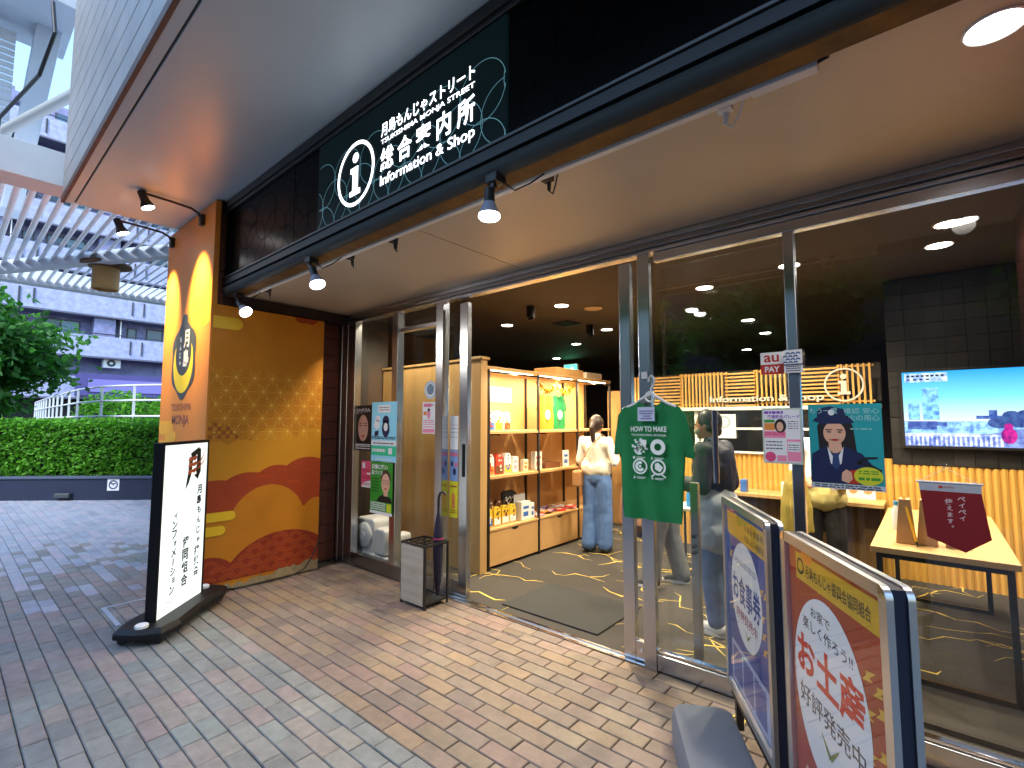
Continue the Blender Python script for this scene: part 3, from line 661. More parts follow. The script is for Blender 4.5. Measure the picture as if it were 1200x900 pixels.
# ------------------------------------------------------------------ snap-frame signs on a grey base
def aframe(label, L, R, z0, z1, prints):
    L = Vector((*L, 0)); R = Vector((*R, 0)); F = Fr((L.x, L.y, 0), tuple(R-L), (0, 0, 1)); w = (R-L).length
    t = thing('poster_stand', label, 'sign stand', tuple((L+R)/2), 'aluminium poster stands outside the glass')
    fw = .032
    for k, (d0, d1) in enumerate(((-.004, .012), (-.050, -.034))):
        f = MB()
        o = rrect(0, z0, w, z1, .03, 6); i = rrect(fw, z0+fw, w-fw, z1-fw, .004, 6)
        f.band(F, o, i, d1).band(F, list(reversed(o)), list(reversed(i)), d0)
        n = len(o); f.add([F.p(u, v, d0) for u, v in o]+[F.p(u, v, d1) for u, v in o], [(q, (q+1) % n, n+(q+1) % n, n+q) for q in range(n)])
        f.add([F.p(u, v, d1) for u, v in i]+[F.p(u, v, d0) for u, v in i], [(q, (q+1) % n, n+(q+1) % n, n+q) for q in range(n)])
        part('frame', f, alu, t, smooth=True, bevel=.003)
    for cu, cv, a0 in ((0, z1, 90), (w, z1, 0)):
        c = MB(); cc = (.03, z1-.03) if cu == 0 else (w-.03, z1-.03)
        c.band(F, circ(cc[0], cc[1], .0315, n=8, a0=a0, a1=a0+90), circ(cc[0], cc[1], .004, n=8, a0=a0, a1=a0+90), .0135, False)
        c.band(F, circ(cc[0], cc[1], .0315, n=8, a0=a0, a1=a0+90), [(u, v) for u, v in circ(cc[0], cc[1], .0315, n=8, a0=a0, a1=a0+90)], .0135, False)
        part('corner_cap', c, chrome, t)
    part('core', MB().fbox(F, .006, z0+.006, -.033, w-.006, z1-.006, -.005), mat('blue_grey_core', C('#20263a'), .35), t)
    pr = part('poster', MB().rect(F, fw-.004, z0+fw-.004, w-fw+.004, z1-fw+.004, -.002), prints[0], t)
    for nm, mt, fn in prints[1]:
        g = MB(); fn(g, F, w); part(nm, g, mt, pr)
    part('cover_sheet', MB().rect(F, fw-.002, z0+fw-.002, w-fw+.002, z1-fw+.002, .004), plexi, t)
    for u in (.05, w-.05): part('leg', MB().fbox(F, u-.016, .02, -.045, u+.016, z0+.02, -.012), black, t, bevel=.003)
    part('foot_bar', MB().fbox(F, .0, z0-.06, -.05, w, z0-.004, -.006), black, t, bevel=.004)
    return F, w
blue_p = mat('blue_poster', C('#23408f'), .4, var=.12, vs=5); red_p = mat('red_poster', C('#a33018'), .4, var=.15, vs=5)
yel_p = mat('mustard_print', C('#d0a020'), .5, var=.08, vs=12); wht_p = mat('white_print', (.76, .76, .77), .5); red_t = mat('red_ink', C('#d23422'), .5); blu_t = mat('blue_ink', C('#20408c'), .5)
gold_f = mat('gold_fleck', C('#d8a53c'), .5)
def flecks(seed):
    def fn(g, F, w):
        rr = random.Random(seed)
        for i in range(7):
            u = rr.choice([rr.uniform(.06, .12), rr.uniform(w-.16, w-.08)]); v = rr.uniform(.55, .86); l = .05
            g.poly(F, [(u, v), (u+l, v+.012), (u+l*.7, v+.018), (u+l*1.3, v+.04), (u+l*.3, v+.028), (u+l*.4, v+.018)], -.0013)
    return fn
Z0, Z1 = .22, 1.12
def p1_band(g, F, w): g.rect(F, .05, .955, w-.06, 1.065, -.0012)
def p1_oval(g, F, w): g.poly(F, circ(w*.48, .73, .22, .225, 40), -.0010)
def p1_txt(g, F, w):
    text_mb(g, F, (w*.48-.15, .60, w*.48+.15, .65), '好評発売中', -.0004, .015)
def p1_sm(g, F, w): text_mb(g, F, (w*.48-.15, .845, w*.48+.15, .875), 'いろんなお店で使える', -.0004, .0)
def p1_big(g, F, w): text_mb(g, F, (w*.48-.195, .67, w*.48+.205, .80), 'お食事券', -.0004, .02)
def p1_box(g, F, w):
    g.rect(F, .07, .27, w-.07, .46, -.0012)
def p1_box2(g, F, w):
    for i in range(3): g.rect(F, .09+i*.16, .29, .09+i*.16+.14, .44, -.0006)
def p1_band_t(g, F, w): text_mb(g, F, (w-.34, .97, w-.08, 1.0), '月島もんじゃ振興会', -.0006, .0); text_mb(g, F, (w-.34, 1.015, w-.08, 1.045), '共通お食事券', -.0006, .0)
leafg = mat('green_ink', C('#6f7a2c'), .5)
def tick(g, F, w): g.line(F, [(w*.5-.03, .58), (w*.5, .55)], [.004, .016], -.0003).line(F, [(w*.5+.045, .585), (w*.5, .55)], [.004, .014], -.0003)
aframe('blue poster stand beside the fixed glass pane', (-.82, 2.62), (-.48, 2.05), Z0, Z1, (blue_p, [('band', yel_p, p1_band), ('oval', wht_p, p1_oval), ('lettering', blu_t, p1_big), ('lettering', blu_t, p1_sm), ('lettering', mat('dark_red_ink', C('#9c3a5a'), .5), p1_txt), ('gold_fleck', gold_f, flecks(4)), ('lettering', ink, p1_band_t), ('ticket_frame', mat('pale_blue_print', C('#aab4d4'), .5), p1_box), ('ticket', mat('violet_print', C('#5a5f9c'), .5), p1_box2), ('tick_mark', leafg, tick)]))
def p2_band(g, F, w): g.rect(F, .09, .985, w-.055, 1.07, -.0012)
def p2_band_t(g, F, w):
    text_mb(g, F, (.16, 1.005, w-.09, 1.045), '月島もんじゃ振興会協同組合', -.0006, .01); g.ring(F, .125, 1.03, .018, .026, -.0005, 20)
def p2_oval(g, F, w): g.poly(F, circ(w*.45, .695, .225, .272, 44), -.0010)
def p2_top(g, F, w):
    text_mb(g, F, (w*.45-.09, .895, w*.45+.03, .928), 'お家で', -.0004, .008); text_mb(g, F, (w*.45-.15, .845, w*.45+.15, .882), '楽しく作ろう!!', -.0004, .008)
def p2_bot(g, F, w): text_mb(g, F, (w*.45-.19, .60, w*.45+.19, .665), '好評発売中', -.0004, .008)
def p2_big(g, F, w): text_mb(g, F, (w*.45-.2, .69, w*.45+.2, .825), 'お土産', -.0004, .03)
def p2_lamp(g, F, w): g.poly(F, circ(.17, 1.072, .04, .025, 20), -.0008)
def p2_dots(g, F, w):
    rr = random.Random(8)
    for i in range(12): g.poly(F, circ(rr.uniform(.07, .28), rr.uniform(.26, .40), rr.uniform(.012, .03), n=12), -.0008+i*.00004)
def p2_tick(g, F, w): g.line(F, [(w*.45-.05, .575), (w*.45, .53)], [.004, .018], -.0003).line(F, [(w*.45+.05, .58), (w*.45, .53)], [.004, .016], -.0003)
aframe('red poster stand with white oval and red lettering', (-.412, 1.954), (-.087, 1.431), Z0, Z1, (red_p, [('band', yel_p, p2_band), ('oval', wht_p, p2_oval), ('lettering', red_t, p2_big), ('lettering', mat('grey_ink', C('#44404a'), .5), p2_top), ('lettering', MATS['grey_ink'], p2_bot), ('gold_fleck', gold_f, flecks(6)), ('lettering', ink, p2_band_t), ('lantern', mat('orange_ink', C('#e8861c'), .5), p2_lamp), ('flower', mat('cream_print', C('#d8c8b0'), .5), p2_dots), ('tick_mark', leafg, p2_tick)]))
# water-filled grey bases standing in front of them
gpl = mat('grey_blue_plastic', C('#6f7885'), .55, var=.06, vs=5, bump=.1, bs=200)
def weight(label, c, dirv, l, w, h):
    F = Fr((c[0], c[1], 0), (dirv[0], dirv[1], 0), (-dirv[1], dirv[0], 0)); m = MB()
    rings_ = [rrect(-l/2, -w/2, l/2, w/2, .07, 6), rrect(-l/2, -w/2, l/2, w/2, .07, 6), rrect(-l/2+.012, -w/2+.012, l/2-.012, w/2-.012, .06, 6), rrect(-l/2+.035, -w/2+.035, l/2-.035, w/2-.035, .045, 6)]
    hs = [.0, h-.035, h-.008, h]; n = len(rings_[0]); vs = []
    for r_, hh in zip(rings_, hs): vs += [F.p(u, v, hh) for u, v in r_]
    m.add(vs, [(k*n+i, k*n+(i+1) % n, (k+1)*n+(i+1) % n, (k+1)*n+i) for k in range(3) for i in range(n)]+[tuple(range(3*n, 4*n)), tuple(reversed(range(n)))])
    return solid('stand_weight', m, gpl, label, 'weight', None, True)
weight('grey plastic water-filled weight at the foot of the blue poster stand', (-.735, 2.155), (.512, -.859), .66, .28, .16)

# ------------------------------------------------------------------ T-shirt on a hanger at the door stile
t = thing('tshirt', 'green printed T-shirt on a white hanger at the steel door stile', 't-shirt', (-1.30, 2.83, .9))
green = mat('green_cotton', C('#0b7843'), .85, var=.10, vs=9, bump=.25, bs=400)
half = [(0, .905), (.10, .90), (.185, .905), (.19, 1.0), (.188, 1.20), (.186, 1.30), (.225, 1.285), (.262, 1.285), (.245, 1.40), (.215, 1.535), (.175, 1.585), (.11, 1.615), (.085, 1.622), (.06, 1.60), (.03, 1.59), (0, 1.587)]
cx = -1.302; m = MB(); yb = 2.832
def shirt_surface(m, cx, half, ymid, thick, sx=1, seed=1):
    cols = 26; rows = 40; zs0 = half[0][1]; zs1 = max(z for _, z in half)
    right = half; poly = [(cx+u*sx, z) for u, z in half]+[(cx-u*sx, z) for u, z in reversed(half)]
    bm = bmesh.new(); vs = [bm.verts.new((u, 0, z)) for u, z in poly]; 
    bm.faces.new(vs); bmesh.ops.triangulate(bm, faces=bm.faces[:]); 
    bmesh.ops.subdivide_edges(bm, edges=bm.edges[:], cuts=4, use_grid_fill=True)
    bmesh.ops.triangulate(bm, faces=bm.faces[:])
    bnd = {v: v.is_boundary for v in bm.verts}
    V = [v.co.copy() for v in bm.verts]; idx = {v: i for i, v in enumerate(bm.verts)}; F = [[idx[v] for v in f.verts] for f in bm.faces]; B = [bnd[v] for v in bm.verts]
    n = len(V); vs = []
    for s_ in (-1, 1):
        for i, v in enumerate(V):
            dz = (v.z-zs0)/(zs1-zs0); fold = .014*math.sin((v.x-cx)*38+seed+v.z*3)*(1-dz*.75)+.016*noise.noise(Vector((v.x*9, seed, v.z*6)))
            th = thick*(.25 if B[i] else 1)*(.6+.4*math.cos((v.x-cx)*6))
            vs.append((v.x, ymid+fold+s_*th, v.z))
    fs = [tuple(f) for f in F]+[tuple(n+q for q in reversed(f)) for f in F]
    for e in bm.edges:
        if e.is_boundary:
            a, b = idx[e.verts[0]], idx[e.verts[1]]; fs.append((a, b, n+b, n+a))
    bm.free(); m.add(vs, fs)
shirt_surface(m, cx, half, yb, .014)
sh = part('fabric', m, green, t, smooth=True, angle=80)
FT = FRf(yb-.040); wp = mat('white_screen_print', (.70, .78, .76), .7); m = MB()
text_mb(m, FT, (cx-.115, 1.435, cx+.115, 1.468), 'HOW TO MAKE', 0, .02); text_mb(m, FT, (cx-.112, 1.405, cx+.112, 1.422), 'TSUKISHIMA-MONJA', 0, .01, space=1.2)
for k, (u, v) in enumerate(((-.058, 1.345), (.058, 1.345), (-.058, 1.225), (.058, 1.225))):
    r = .047; u += cx
    if k == 0:
        rr = random.Random(2)
        for i in range(34): a = rr.uniform(0, 6.28); q = r*math.sqrt(rr.random()); m.poly(FT, [(u+q*math.cos(a)+s1*rr.uniform(.004, .009), v+q*math.sin(a)+s2*rr.uniform(.003, .009)) for s1, s2 in ((-1,-1),(1,-1),(1,1),(-1,1))], 0)
        m.poly(FT, [(u+.0, v+.045), (u+.045, v+.04), (u+.04, v-.005), (u+.015, v+.01)], .0004)
    elif k == 1: m.ring(FT, u, v, .022, r, 0, 30)
    elif k == 2: m.ring(FT, u, v, .038, r, 0, 30).ring(FT, u, v, .014, .031, 0, 24, 60, 330).ring(FT, u, v, .0, .008, 0, 14)
    else: m.ring(FT, u, v, .036, r, 0, 30).poly(FT, [(u-.02, v+.02), (u+.0, v+.028), (u+.03, v+.0), (u+.012, v-.028), (u-.02, v-.012)], 0).line(FT, [(u-.02, v-.04), (u-.045, v-.058)], .008).line(FT, [(u+.02, v-.04), (u+.045, v-.058)], .008)
    text_mb(m, FT, (u-.045, v-.075, u-.032, v-.060), '1234'[k], 0, .02)
    for q in range(2): m.rect(FT, u-.022, v-.066-q*.007, u+.036-q*.01, v-.063-q*.007, 0)
part('print', m, wp, sh)
m = MB().rect(FRf(yb-.045), cx-.065, 1.50, cx+.045, 1.585, 0); tg = part('price_tag', m, mat('pale_blue_card', C('#b8c2dc'), .5), t)
m = MB(); F_ = FRf(yb-.0458)
for q, (a, b, c_) in enumerate(((1.56, -.055, .035), (1.545, -.05, .03), (1.53, -.03, .02), (1.515, -.045, .028))): m.line(F_, [(cx+a_, a+.002*math.sin(a_*400)) for a_ in [b+(c_-b)*i/14 for i in range(15)]], .006, 0)
part('lettering', m, mat('purple_ink', C('#5a4f8c'), .5), tg)
wh = mat('white_hanger_plastic', (.76, .77, .8), .35)
t2 = thing('clothes_hanger', 'white plastic hanger holding the green T-shirt on the door stile', 'hanger', (cx, yb, 1.6))
part('shoulders', MB().tube([(cx-.19, yb, 1.575), (cx-.10, yb, 1.61), (cx-.03, yb, 1.655), (cx, yb, 1.668), (cx+.03, yb, 1.655), (cx+.10, yb, 1.61), (cx+.16, yb, 1.585)], .008, 10), wh, t2, smooth=True)
part('loop', MB().tube([(cx+.03*math.cos(rad(a)), yb-.004, 1.648+.03*math.sin(rad(a))) for a in range(0, 361, 24)], .0065, 8), wh, t2, smooth=True)
part('hook', MB().tube([(cx, yb, 1.67), (cx+.005, yb, 1.70), (cx+.024, yb, 1.725), (cx+.024, yb+.01, 1.76), (cx, yb+.02, 1.782), (cx-.02, yb+.025, 1.765), (cx-.022, yb+.025, 1.745)], .0055, 8), wh, t2, smooth=True)
solid('adhesive_hook', MB().box(-1.375, FY-.056, 1.765, -1.335, FY-.0455, 1.81), wh, 'small white adhesive hook on the door stile above the hanger', 'hook', None, False, .003)

# ------------------------------------------------------------------ posters and stickers on the glass
def poster(name, label, cat, y, box, base, prints, group=None):
    F = FRf(y); u0, v0, u1, v1 = box
    t = thing(name, label, cat, ((u0+u1)/2, y, v0), group)
    sh = part('sheet', MB().fbox(F, u0, v0, -.0015, u1, v1, 0), base, t)
    for nm, mt, fn in prints:
        for q in getattr(fn, 'fs', (fn,)):
            m = MB(); q(m, F, u0, v0, u1-u0, v1-v0); part(nm, m, mt, sh)
    return t
Mx = lambda h, nm: mat(nm, C(h), .5)
teal, sky_p, skin, hair, navy_p = Mx('#1f9aa0', 'teal_print'), Mx('#8fd6ee', 'sky_print'), Mx('#d9a88c', 'skin_print'), Mx('#1c1512', 'hair_print'), Mx('#16204a', 'navy_print')
purp, pink, orange_p, lime, grn = Mx('#7a2fb0', 'purple_print'), Mx('#e88aa6', 'pink_print'), Mx('#e08a3c', 'orange_block'), Mx('#c8cf2c', 'lime_print'), Mx('#2f8f2c', 'green_print')
redp, ltg, cyan_p, blk = Mx('#b8301c', 'red_print'), Mx('#b9c4b2', 'grey_green_print'), Mx('#2f9fd0', 'cyan_print'), Mx('#141416', 'black_print')
Yg = FY-.006
R_ = lambda a, b, c, d, z=.0008: (lambda m, F, u, v, w, h: m.rect(F, u+a*w, v+b*h, u+c*w, v+d*h, z))
T_ = lambda s, a, b, c, d, bold=.01, z=.0012: (lambda m, F, u, v, w, h: text_mb(m, F, (u+a*w, v+b*h, u+c*w, v+d*h), s, z, bold))
P_ = lambda pts, z=.001: (lambda m, F, u, v, w, h: m.poly(F, [(u+a*w, v+b*h) for a, b in pts], z))
E_ = lambda cx, cy, rx, ry, z=.001: (lambda m, F, u, v, w, h: m.poly(F, circ(u+cx*w, v+cy*h, rx*w, ry*h, 28), z))
def many(*fs):
    f = lambda m, F, u, v, w, h: [q(m, F, u, v, w, h) for q in fs]
    f.fs = fs; return f
def lines(rows, a, c, th, z=.0011, jit=.0):
    def fn(m, F, u, v, w, h):
        rr = random.Random(int(rows[0]*1000))
        for r in rows:
            x = a
            while x < c-.01:
                l = rr.uniform(.03, .12); m.rect(F, u+x*w, v+r*h, u+min(x+l, c)*w, v+(r+th)*h, z); x += l+.02
    return fn
# large teal poster with a person in a dark hat and uniform
poster('poster', 'large teal fire safety poster of a woman in dark hat on the glass', 'poster', Yg, (-.478, 1.165, -.175, 1.585), teal, [
    ('hair', hair, many(P_([(.14,.40),(.12,.74),(.22,.85),(.56,.86),(.62,.72),(.66,.40),(.55,.34),(.25,.36)], .0010))),
    ('face', skin, many(E_(.36, .655, .155, .135, .0013), P_([(.28,.58),(.44,.58),(.46,.46),(.36,.40),(.27,.46)], .00125), P_([(.28,.58),(.44,.58),(.44,.57),(.28,.57)], .0013))), ('hand', skin, many(P_([(.43,.10),(.44,.19),(.50,.235),(.57,.20),(.58,.12),(.52,.075)], .003))),
    ('hat', navy_p, many(P_([(.06,.80),(.10,.84),(.58,.84),(.64,.78),(.50,.765),(.20,.765)], .0016), P_([(.12,.83),(.14,.95),(.32,.975),(.50,.94),(.54,.83)], .0015))),
    ('badge', wht_p, E_(.33, .90, .045, .035, .002)),
    ('jacket', navy_p, P_([(.0,.06),(.03,.40),(.22,.50),(.36,.30),(.50,.50),(.72,.42),(.84,.30),(.84,.06)], .0014)),
    ('shirt', wht_p, P_([(.25,.50),(.36,.32),(.48,.50),(.44,.30),(.36,.24),(.29,.30)], .0018)),
    ('tie', Mx('#2a3f70', 'tie_print'), P_([(.33,.42),(.40,.42),(.42,.28),(.37,.22),(.31,.28)], .0021)),
    ('brow', hair, many(P_([(.24,.685),(.33,.69),(.33,.70),(.24,.70)], .0019), P_([(.39,.69),(.48,.685),(.48,.70),(.39,.70)], .0019), E_(.285,.668,.03,.008,.0019), E_(.435,.668,.03,.008,.0019))),
    ('lips', redp, E_(.365, .575, .045, .013, .0019)),
    ('hose', blk, many(P_([(.66,.30),(.80,.36),(.92,.37),(.92,.39),(.78,.385),(.64,.33)], .0019), P_([(.66,.30),(.84,.27),(.96,.22),(.97,.24),(.85,.295),(.68,.33)], .0019))),
    ('extinguisher', redp, P_([(.52,.07),(.54,.22),(.66,.24),(.66,.07)], .0017)),
    ('badge', lime, E_(.79, .165, .19, .105, .0022)), ('lettering', grn, many(lines([.19, .215], .66, .92, .012, .0026), lines([.12], .66, .94, .03, .0026))),
    ('footer', Mx('#b8c4cc', 'pale_strip'), R_(0, 0, 1, .062, .0024)), ('lettering', blk, lines([.012, .036], .05, .95, .013, .0028)),
    ('lettering', Mx('#9fd0cf', 'pale_teal_ink'), many(T_('もう一度', .02, .885, .42, .96, .0, .0026), T_('確認 安心', .50, .885, .97, .95, .0), T_('火の用心', .56, .80, .97, .87, .0), lines([.70], .58, .86, .012)))])
poster('poster', 'pink and purple parade notice overlapping the steel mullion', 'poster', Yg-.032, (-.690, 1.277, -.505, 1.568), ltg, [
    ('sheet_print', wht_p, R_(.04, .03, .96, .97, .0006)), ('colour_block', purp, T_('交通安全パレード', .14, .81, .96, .88, .02)), ('lettering', purp, lines([.90], .06, .55, .045)),
    ('colour_block', orange_p, many(R_(.05, .60, .33, .70), R_(.05, .70, .33, .73))), ('colour_block', grn, R_(.05, .74, .33, .79)), ('colour_block', pink, many(R_(.04, .46, .60, .585), R_(.62, .05, .96, .44), R_(.36, .04, .60, .15))),
    ('hair', hair, E_(.47, .68, .15, .125, .0012)), ('face', skin, E_(.46, .665, .085, .085, .0015)), ('label_box', wht_p, many(R_(.64, .60, .95, .80, .0012), R_(.64, .22, .95, .40, .0012))),
    ('lettering', blk, many(lines([.63, .67, .71, .75], .66, .92, .012, .0016), lines([.25, .29, .33], .66, .92, .014, .0016), lines([.32, .38, .26], .08, .50, .02))), ('stamp', Mx('#d84a7a', 'rose_print'), many(E_(.19, .12, .14, .09, .0013), lines([.51, .54], .06, .58, .02, .0013)))])
poster('sticker', 'white and red payment sticker beside a blue wave sticker', 'sticker', Yg-.0005, (-.694, 1.752, -.580, 1.872), paper, [('colour_block', redp, R_(0, 0, 1, .45)), ('lettering', redp, T_('au', .15, .55, .80, .88, .02, .0012)), ('lettering', wht_p, T_('PAY', .18, .10, .82, .36, .03))])
poster('sticker', 'blue and white wave pattern sticker on the steel mullion', 'sticker', Yg-.034, (-.573, 1.752, -.488, 1.872), wht_p, [
    ('wave', Mx('#1d4f8f', 'wave_print'), lambda m, F, u, v, w, h: [m.ring(F, u+w*(.08+.28*c+(.14 if r % 2 else 0)), v+h*(.42+.13*r), .004, .011, .001+.00005*r, 14, 0, 180) for r in range(4) for c in range(3)]), ('lettering', navy_p, many(lines([.06, .16, .25], .1, .9, .05), R_(.0, .32, 1, .38)))])
# left window posters
poster('poster', 'dark portrait poster in the left window with white script lettering', 'poster', Yg, (-4.705, 1.19, -4.405, 1.665), blk, [
    ('hair', hair, E_(.5, .55, .46, .40, .0006)), ('face', Mx('#c39a86', 'portrait_skin'), many(E_(.48, .50, .31, .29, .0012))), ('hair', hair, many(P_([(.12,.92),(.17,.60),(.28,.74),(.48,.80),(.70,.74),(.80,.58),(.86,.92)], .0016))),
    ('brow', hair, many(E_(.34, .55, .085, .012, .002), E_(.62, .55, .085, .012, .002), P_([(.24,.60),(.43,.615),(.43,.60),(.24,.585)], .002), P_([(.53,.615),(.72,.60),(.72,.585),(.53,.60)], .002))), ('lips', redp, E_(.48, .32, .09, .025, .002)), ('nose', Mx('#a87c68', 'nose_print'), E_(.48, .43, .04, .018, .0018)),
    ('lettering', wht_p, many(lambda m, F, u, v, w, h: [m.line(F, [(u+(.08+.15*k+.08*math.sin(i*1.9+k))*w, v+(.80+.14*abs(math.sin(i*1.1+k*.9)))*h) for i in range(6)], .006, .0024) for k in range(6)], lines([.04, .09, .125], .05, .95, .02, .0024)))])
poster('poster', 'pale blue and green app notice in the left window', 'poster', Yg-.046, (-4.335, 1.100, -3.915, 1.690), sky_p, [
    ('label_box', wht_p, many(R_(.25, .82, .75, .95), R_(0, .27, 1, .35), E_(.22, .62, .12, .08), E_(.26, .72, .10, .05))), ('colour_block', Mx('#2fbf8f', 'mint_print'), R_(0, .10, 1, .26)), ('figure', navy_p, many(E_(.58, .55, .15, .14, .0012), E_(.58, .68, .13, .09, .0012), P_([(.14,.50),(.30,.52),(.28,.43),(.12,.42)], .0013))), ('figure', wht_p, E_(.58, .58, .08, .07, .0016)),
    ('lettering', navy_p, many(lines([.375, .40], .02, .96, .018), lines([.86, .90], .30, .70, .012, .0014), lines([.295], .08, .92, .02, .0014))), ('lettering', wht_p, many(lines([.16], .04, .58, .05, .0014), R_(.70, .13, .84, .23, .0014), lines([.03], .2, .8, .02)))])
poster('poster', 'green portrait poster in the left window with white headline', 'poster', Yg-.046, (-4.335, .585, -3.965, 1.092), grn, [
    ('lettering', wht_p, many(T_('災害に強い', .05, .86, .78, .96, .03), T_('街づくり', .05, .75, .55, .84, .03))), ('jacket', blk, P_([(.30,.24),(.40,.33),(.62,.40),(.95,.33),(1,.24)], .001)), ('hair', Mx('#4a3326', 'brown_hair_print'), E_(.70, .70, .23, .16, .0010)), ('face', skin, many(E_(.70, .60, .185, .19, .0014), R_(.62, .36, .80, .48, .0013))),
    ('glasses', blk, many(lambda m, F, u, v, w, h: [m.ring(F, u+(.62+.16*k)*w, v+.63*h, .018, .022, .002, 16) for k in range(2)])), ('lips', redp, E_(.70, .50, .07, .012, .002)), ('lettering', Mx('#1c5a1c', 'dark_green_print'), many(lines([.66, .60, .54, .48, .42], .08, .40, .03))), ('lettering', wht_p, lines([.20, .16, .12, .08], .03, .72, .022)), ('badge', lime, R_(.76, .06, .95, .22, .0012)), ('footer', wht_p, R_(0, 0, 1, .055, .001))])
poster('poster', 'small pink flyer in the left window below the dark portrait', 'poster', Yg, (-4.575, .815, -4.375, 1.085), Mx('#d8537c', 'rose_sheet'), [('label_box', wht_p, many(R_(.08, .72, .35, .93), P_([(.0, 0), (1, 0), (.9, .28), (.3, .2)]), R_(.5, .5, .9, .56))), ('lettering', redp, many(lines([.60, .66, .40, .34], .1, .9, .03), lines([.08, .14], .2, .8, .03, .0014)))])
poster('poster', 'white and pink event flyer under the round sticker', 'poster', Yg-.0005, (-3.585, 1.385, -3.405, 1.675), paper, [('colour_block', pink, many(R_(.1, .84, .7, .95), R_(.05, .03, .95, .15), E_(.5, .62, .12, .16))), ('hair', hair, E_(.5, .75, .10, .05, .0013)), ('lettering', Mx('#d84a7a', 'rose_print'), many(lines([.88], .12, .88, .03, .0014), lines([.40, .34, .28, .20], .08, .92, .025))), ('colour_block', orange_p, R_(.08, .58, .34, .70))])
F = FRf(Yg-.0005)
tst = thing('sticker', 'round white sticker with grey animal-free emblem above the pink flyer', 'sticker', (-3.477, Yg, 1.70)); tst['label'] = 'round white sticker with blue grey badge above the pink event flyer'
part('sheet', MB().prism(F, circ(-3.477, 1.785, .085, n=32), -.001, 0), paper, tst); part('badge', MB().poly(F, circ(-3.477, 1.79, .05, n=24), .0008), Mx('#6f8ba0', 'badge_print'), tst); part('ring', MB().ring(F, -3.477, 1.785, .070, .076, .0008), Mx('#3f9ad0', 'ring_print'), tst)
Yd = FY+.046
poster('notice', 'white notice sheet taped inside the parked sliding door', 'notice', Yd-.0, (-3.262, 1.25, -3.160, 1.545), paper, [('lettering', Mx('#c05070', 'faded_red_ink'), lines([.72], .05, .95, .012)), ('lettering', navy_p, lines([.36, .50, .62], .05, .95, .012))])
poster('notice', 'blue illustrated notice below the white sheet on the parked door', 'notice', Yd-.0, (-3.262, .975, -3.160, 1.245), Mx('#7f9ed0', 'soft_blue_sheet'), [('colour_block', Mx('#d06a8a', 'soft_red'), many(R_(.05, .80, .95, .92), R_(.6, .45, .95, .6))), ('figure', navy_p, many(E_(.6, .3, .2, .12), E_(.3, .55, .14, .1)))])
poster('notice', 'yellow notice with orange figure on the parked door', 'notice', Yd-.0, (-3.262, .660, -3.160, .970), Mx('#d8d020', 'yellow_sheet'), [('lettering', Mx('#a05a1c', 'brown_ink'), many(lines([.84], .1, .9, .05), lines([.12, .18], .1, .9, .03))), ('figure', orange_p, many(E_(.5, .55, .25, .14), P_([(.3,.45),(.7,.45),(.75,.25),(.25,.25)])))])
# hanging pennant behind the right pane
t = thing('pennant', 'dark red pennant with white Japanese lettering hung on the glass', 'pennant', (.05, FY-.012, .93))
F = FRf(FY-.018); redc = mat('crimson_cloth', C('#7d0e16'), .7, var=.05, vs=10)
part('cloth', MB().prism(F, [(-.052, 1.19), (-.036, .985), (.088, .935), (.172, 1.0), (.150, 1.19)], -.002, 0), redc, t)
part('header', MB().prism(F, [(-.056, 1.226), (-.052, 1.19), (.150, 1.19), (.152, 1.226)], -.002, .0005), mat('grey_cloth', C('#aab0ba'), .6), t)
part('rod', MB().tube([(-.064, FY-.018, 1.229), (.158, FY-.018, 1.229)], .004, 8), wh, t, smooth=True)
part('string', MB().tube([(-.05, FY-.018, 1.231), (.042, FY-.014, 1.292), (.14, FY-.018, 1.231)], .0012, 5), wh, t)
part('suction_cup', MB().lathe((.042, FY-.005, 1.29), (0, -1, 0), [(.026, 0), (.022, .006), (.010, .010), (.009, .018)], 20), plexi, t, smooth=True)
m = MB(); vtext(m, F, (.066, 1.065, .100, 1.175), 'ペイペイ', .0012, .02); vtext(m, F, (.026, 1.02, .060, 1.160), '使えます。', .0012, .02); part('lettering', m, mat('pink_white_print', C('#d8b8bc'), .6), t)
m = MB().prism(F, rrect(.012, 1.203, .026, 1.214, .003), .0006, .0012); text_mb(m, F, (.030, 1.204, .066, 1.213), 'PayPay', .0012, .01); part('logo', m, redp, t)
# ================================================================== INSIDE THE SHOP
wood = mat('light_oak', C('#c9a069'), .5, wood=(10, 1.5, 1.5), var=.14)
woodv = mat('oak_partition', C('#b99562'), .5, wood=(9, 9, .8), var=.16)
woodf = mat('fluted_pine', C('#d9a850'), .5, wood=(12, 12, 1.0), var=.14)
# display shelf along the left
t = thing('display_shelf', 'oak display shelf with black posts and drawers left of the entrance', 'shelf', (-3.63, 4.9, 0))
ys = [3.655, 4.49, 5.31, 6.15]; XB, XF = -3.86, -3.44
part('back_panel', MB().box(XB-.02, 3.60, .01, XB, 6.20, 2.07), wood, t)
part('end_panel', MB().box(-3.70, 3.50, .004, -3.405, 3.60, 2.12), woodv, t, bevel=.004)
part('end_cap', MB().box(-3.72, 3.485, 2.122, -3.385, 3.615, 2.15), woodv, t, bevel=.003)
part('top_board', MB().box(XB, 3.60, 2.035, XF-.005, 6.20, 2.07), wood, t, bevel=.002)
for z in (1.365, .905):
    for a, b in zip(ys, ys[1:]): part('shelf_board', MB().box(XB, a+.014, z, XF+.01, b-.014, z+.03), wood, t, bevel=.003)
for y in ys:
    part('post', MB().box(XF-.012, y-.012, .004, XF+.012, y+.012, 2.033), blackm, t); part('post', MB().box(XB+.002, y-.012+.28*(y < 6), .41, XB+.022, y+.012+.28*(y < 6), 2.033), blackm, t)
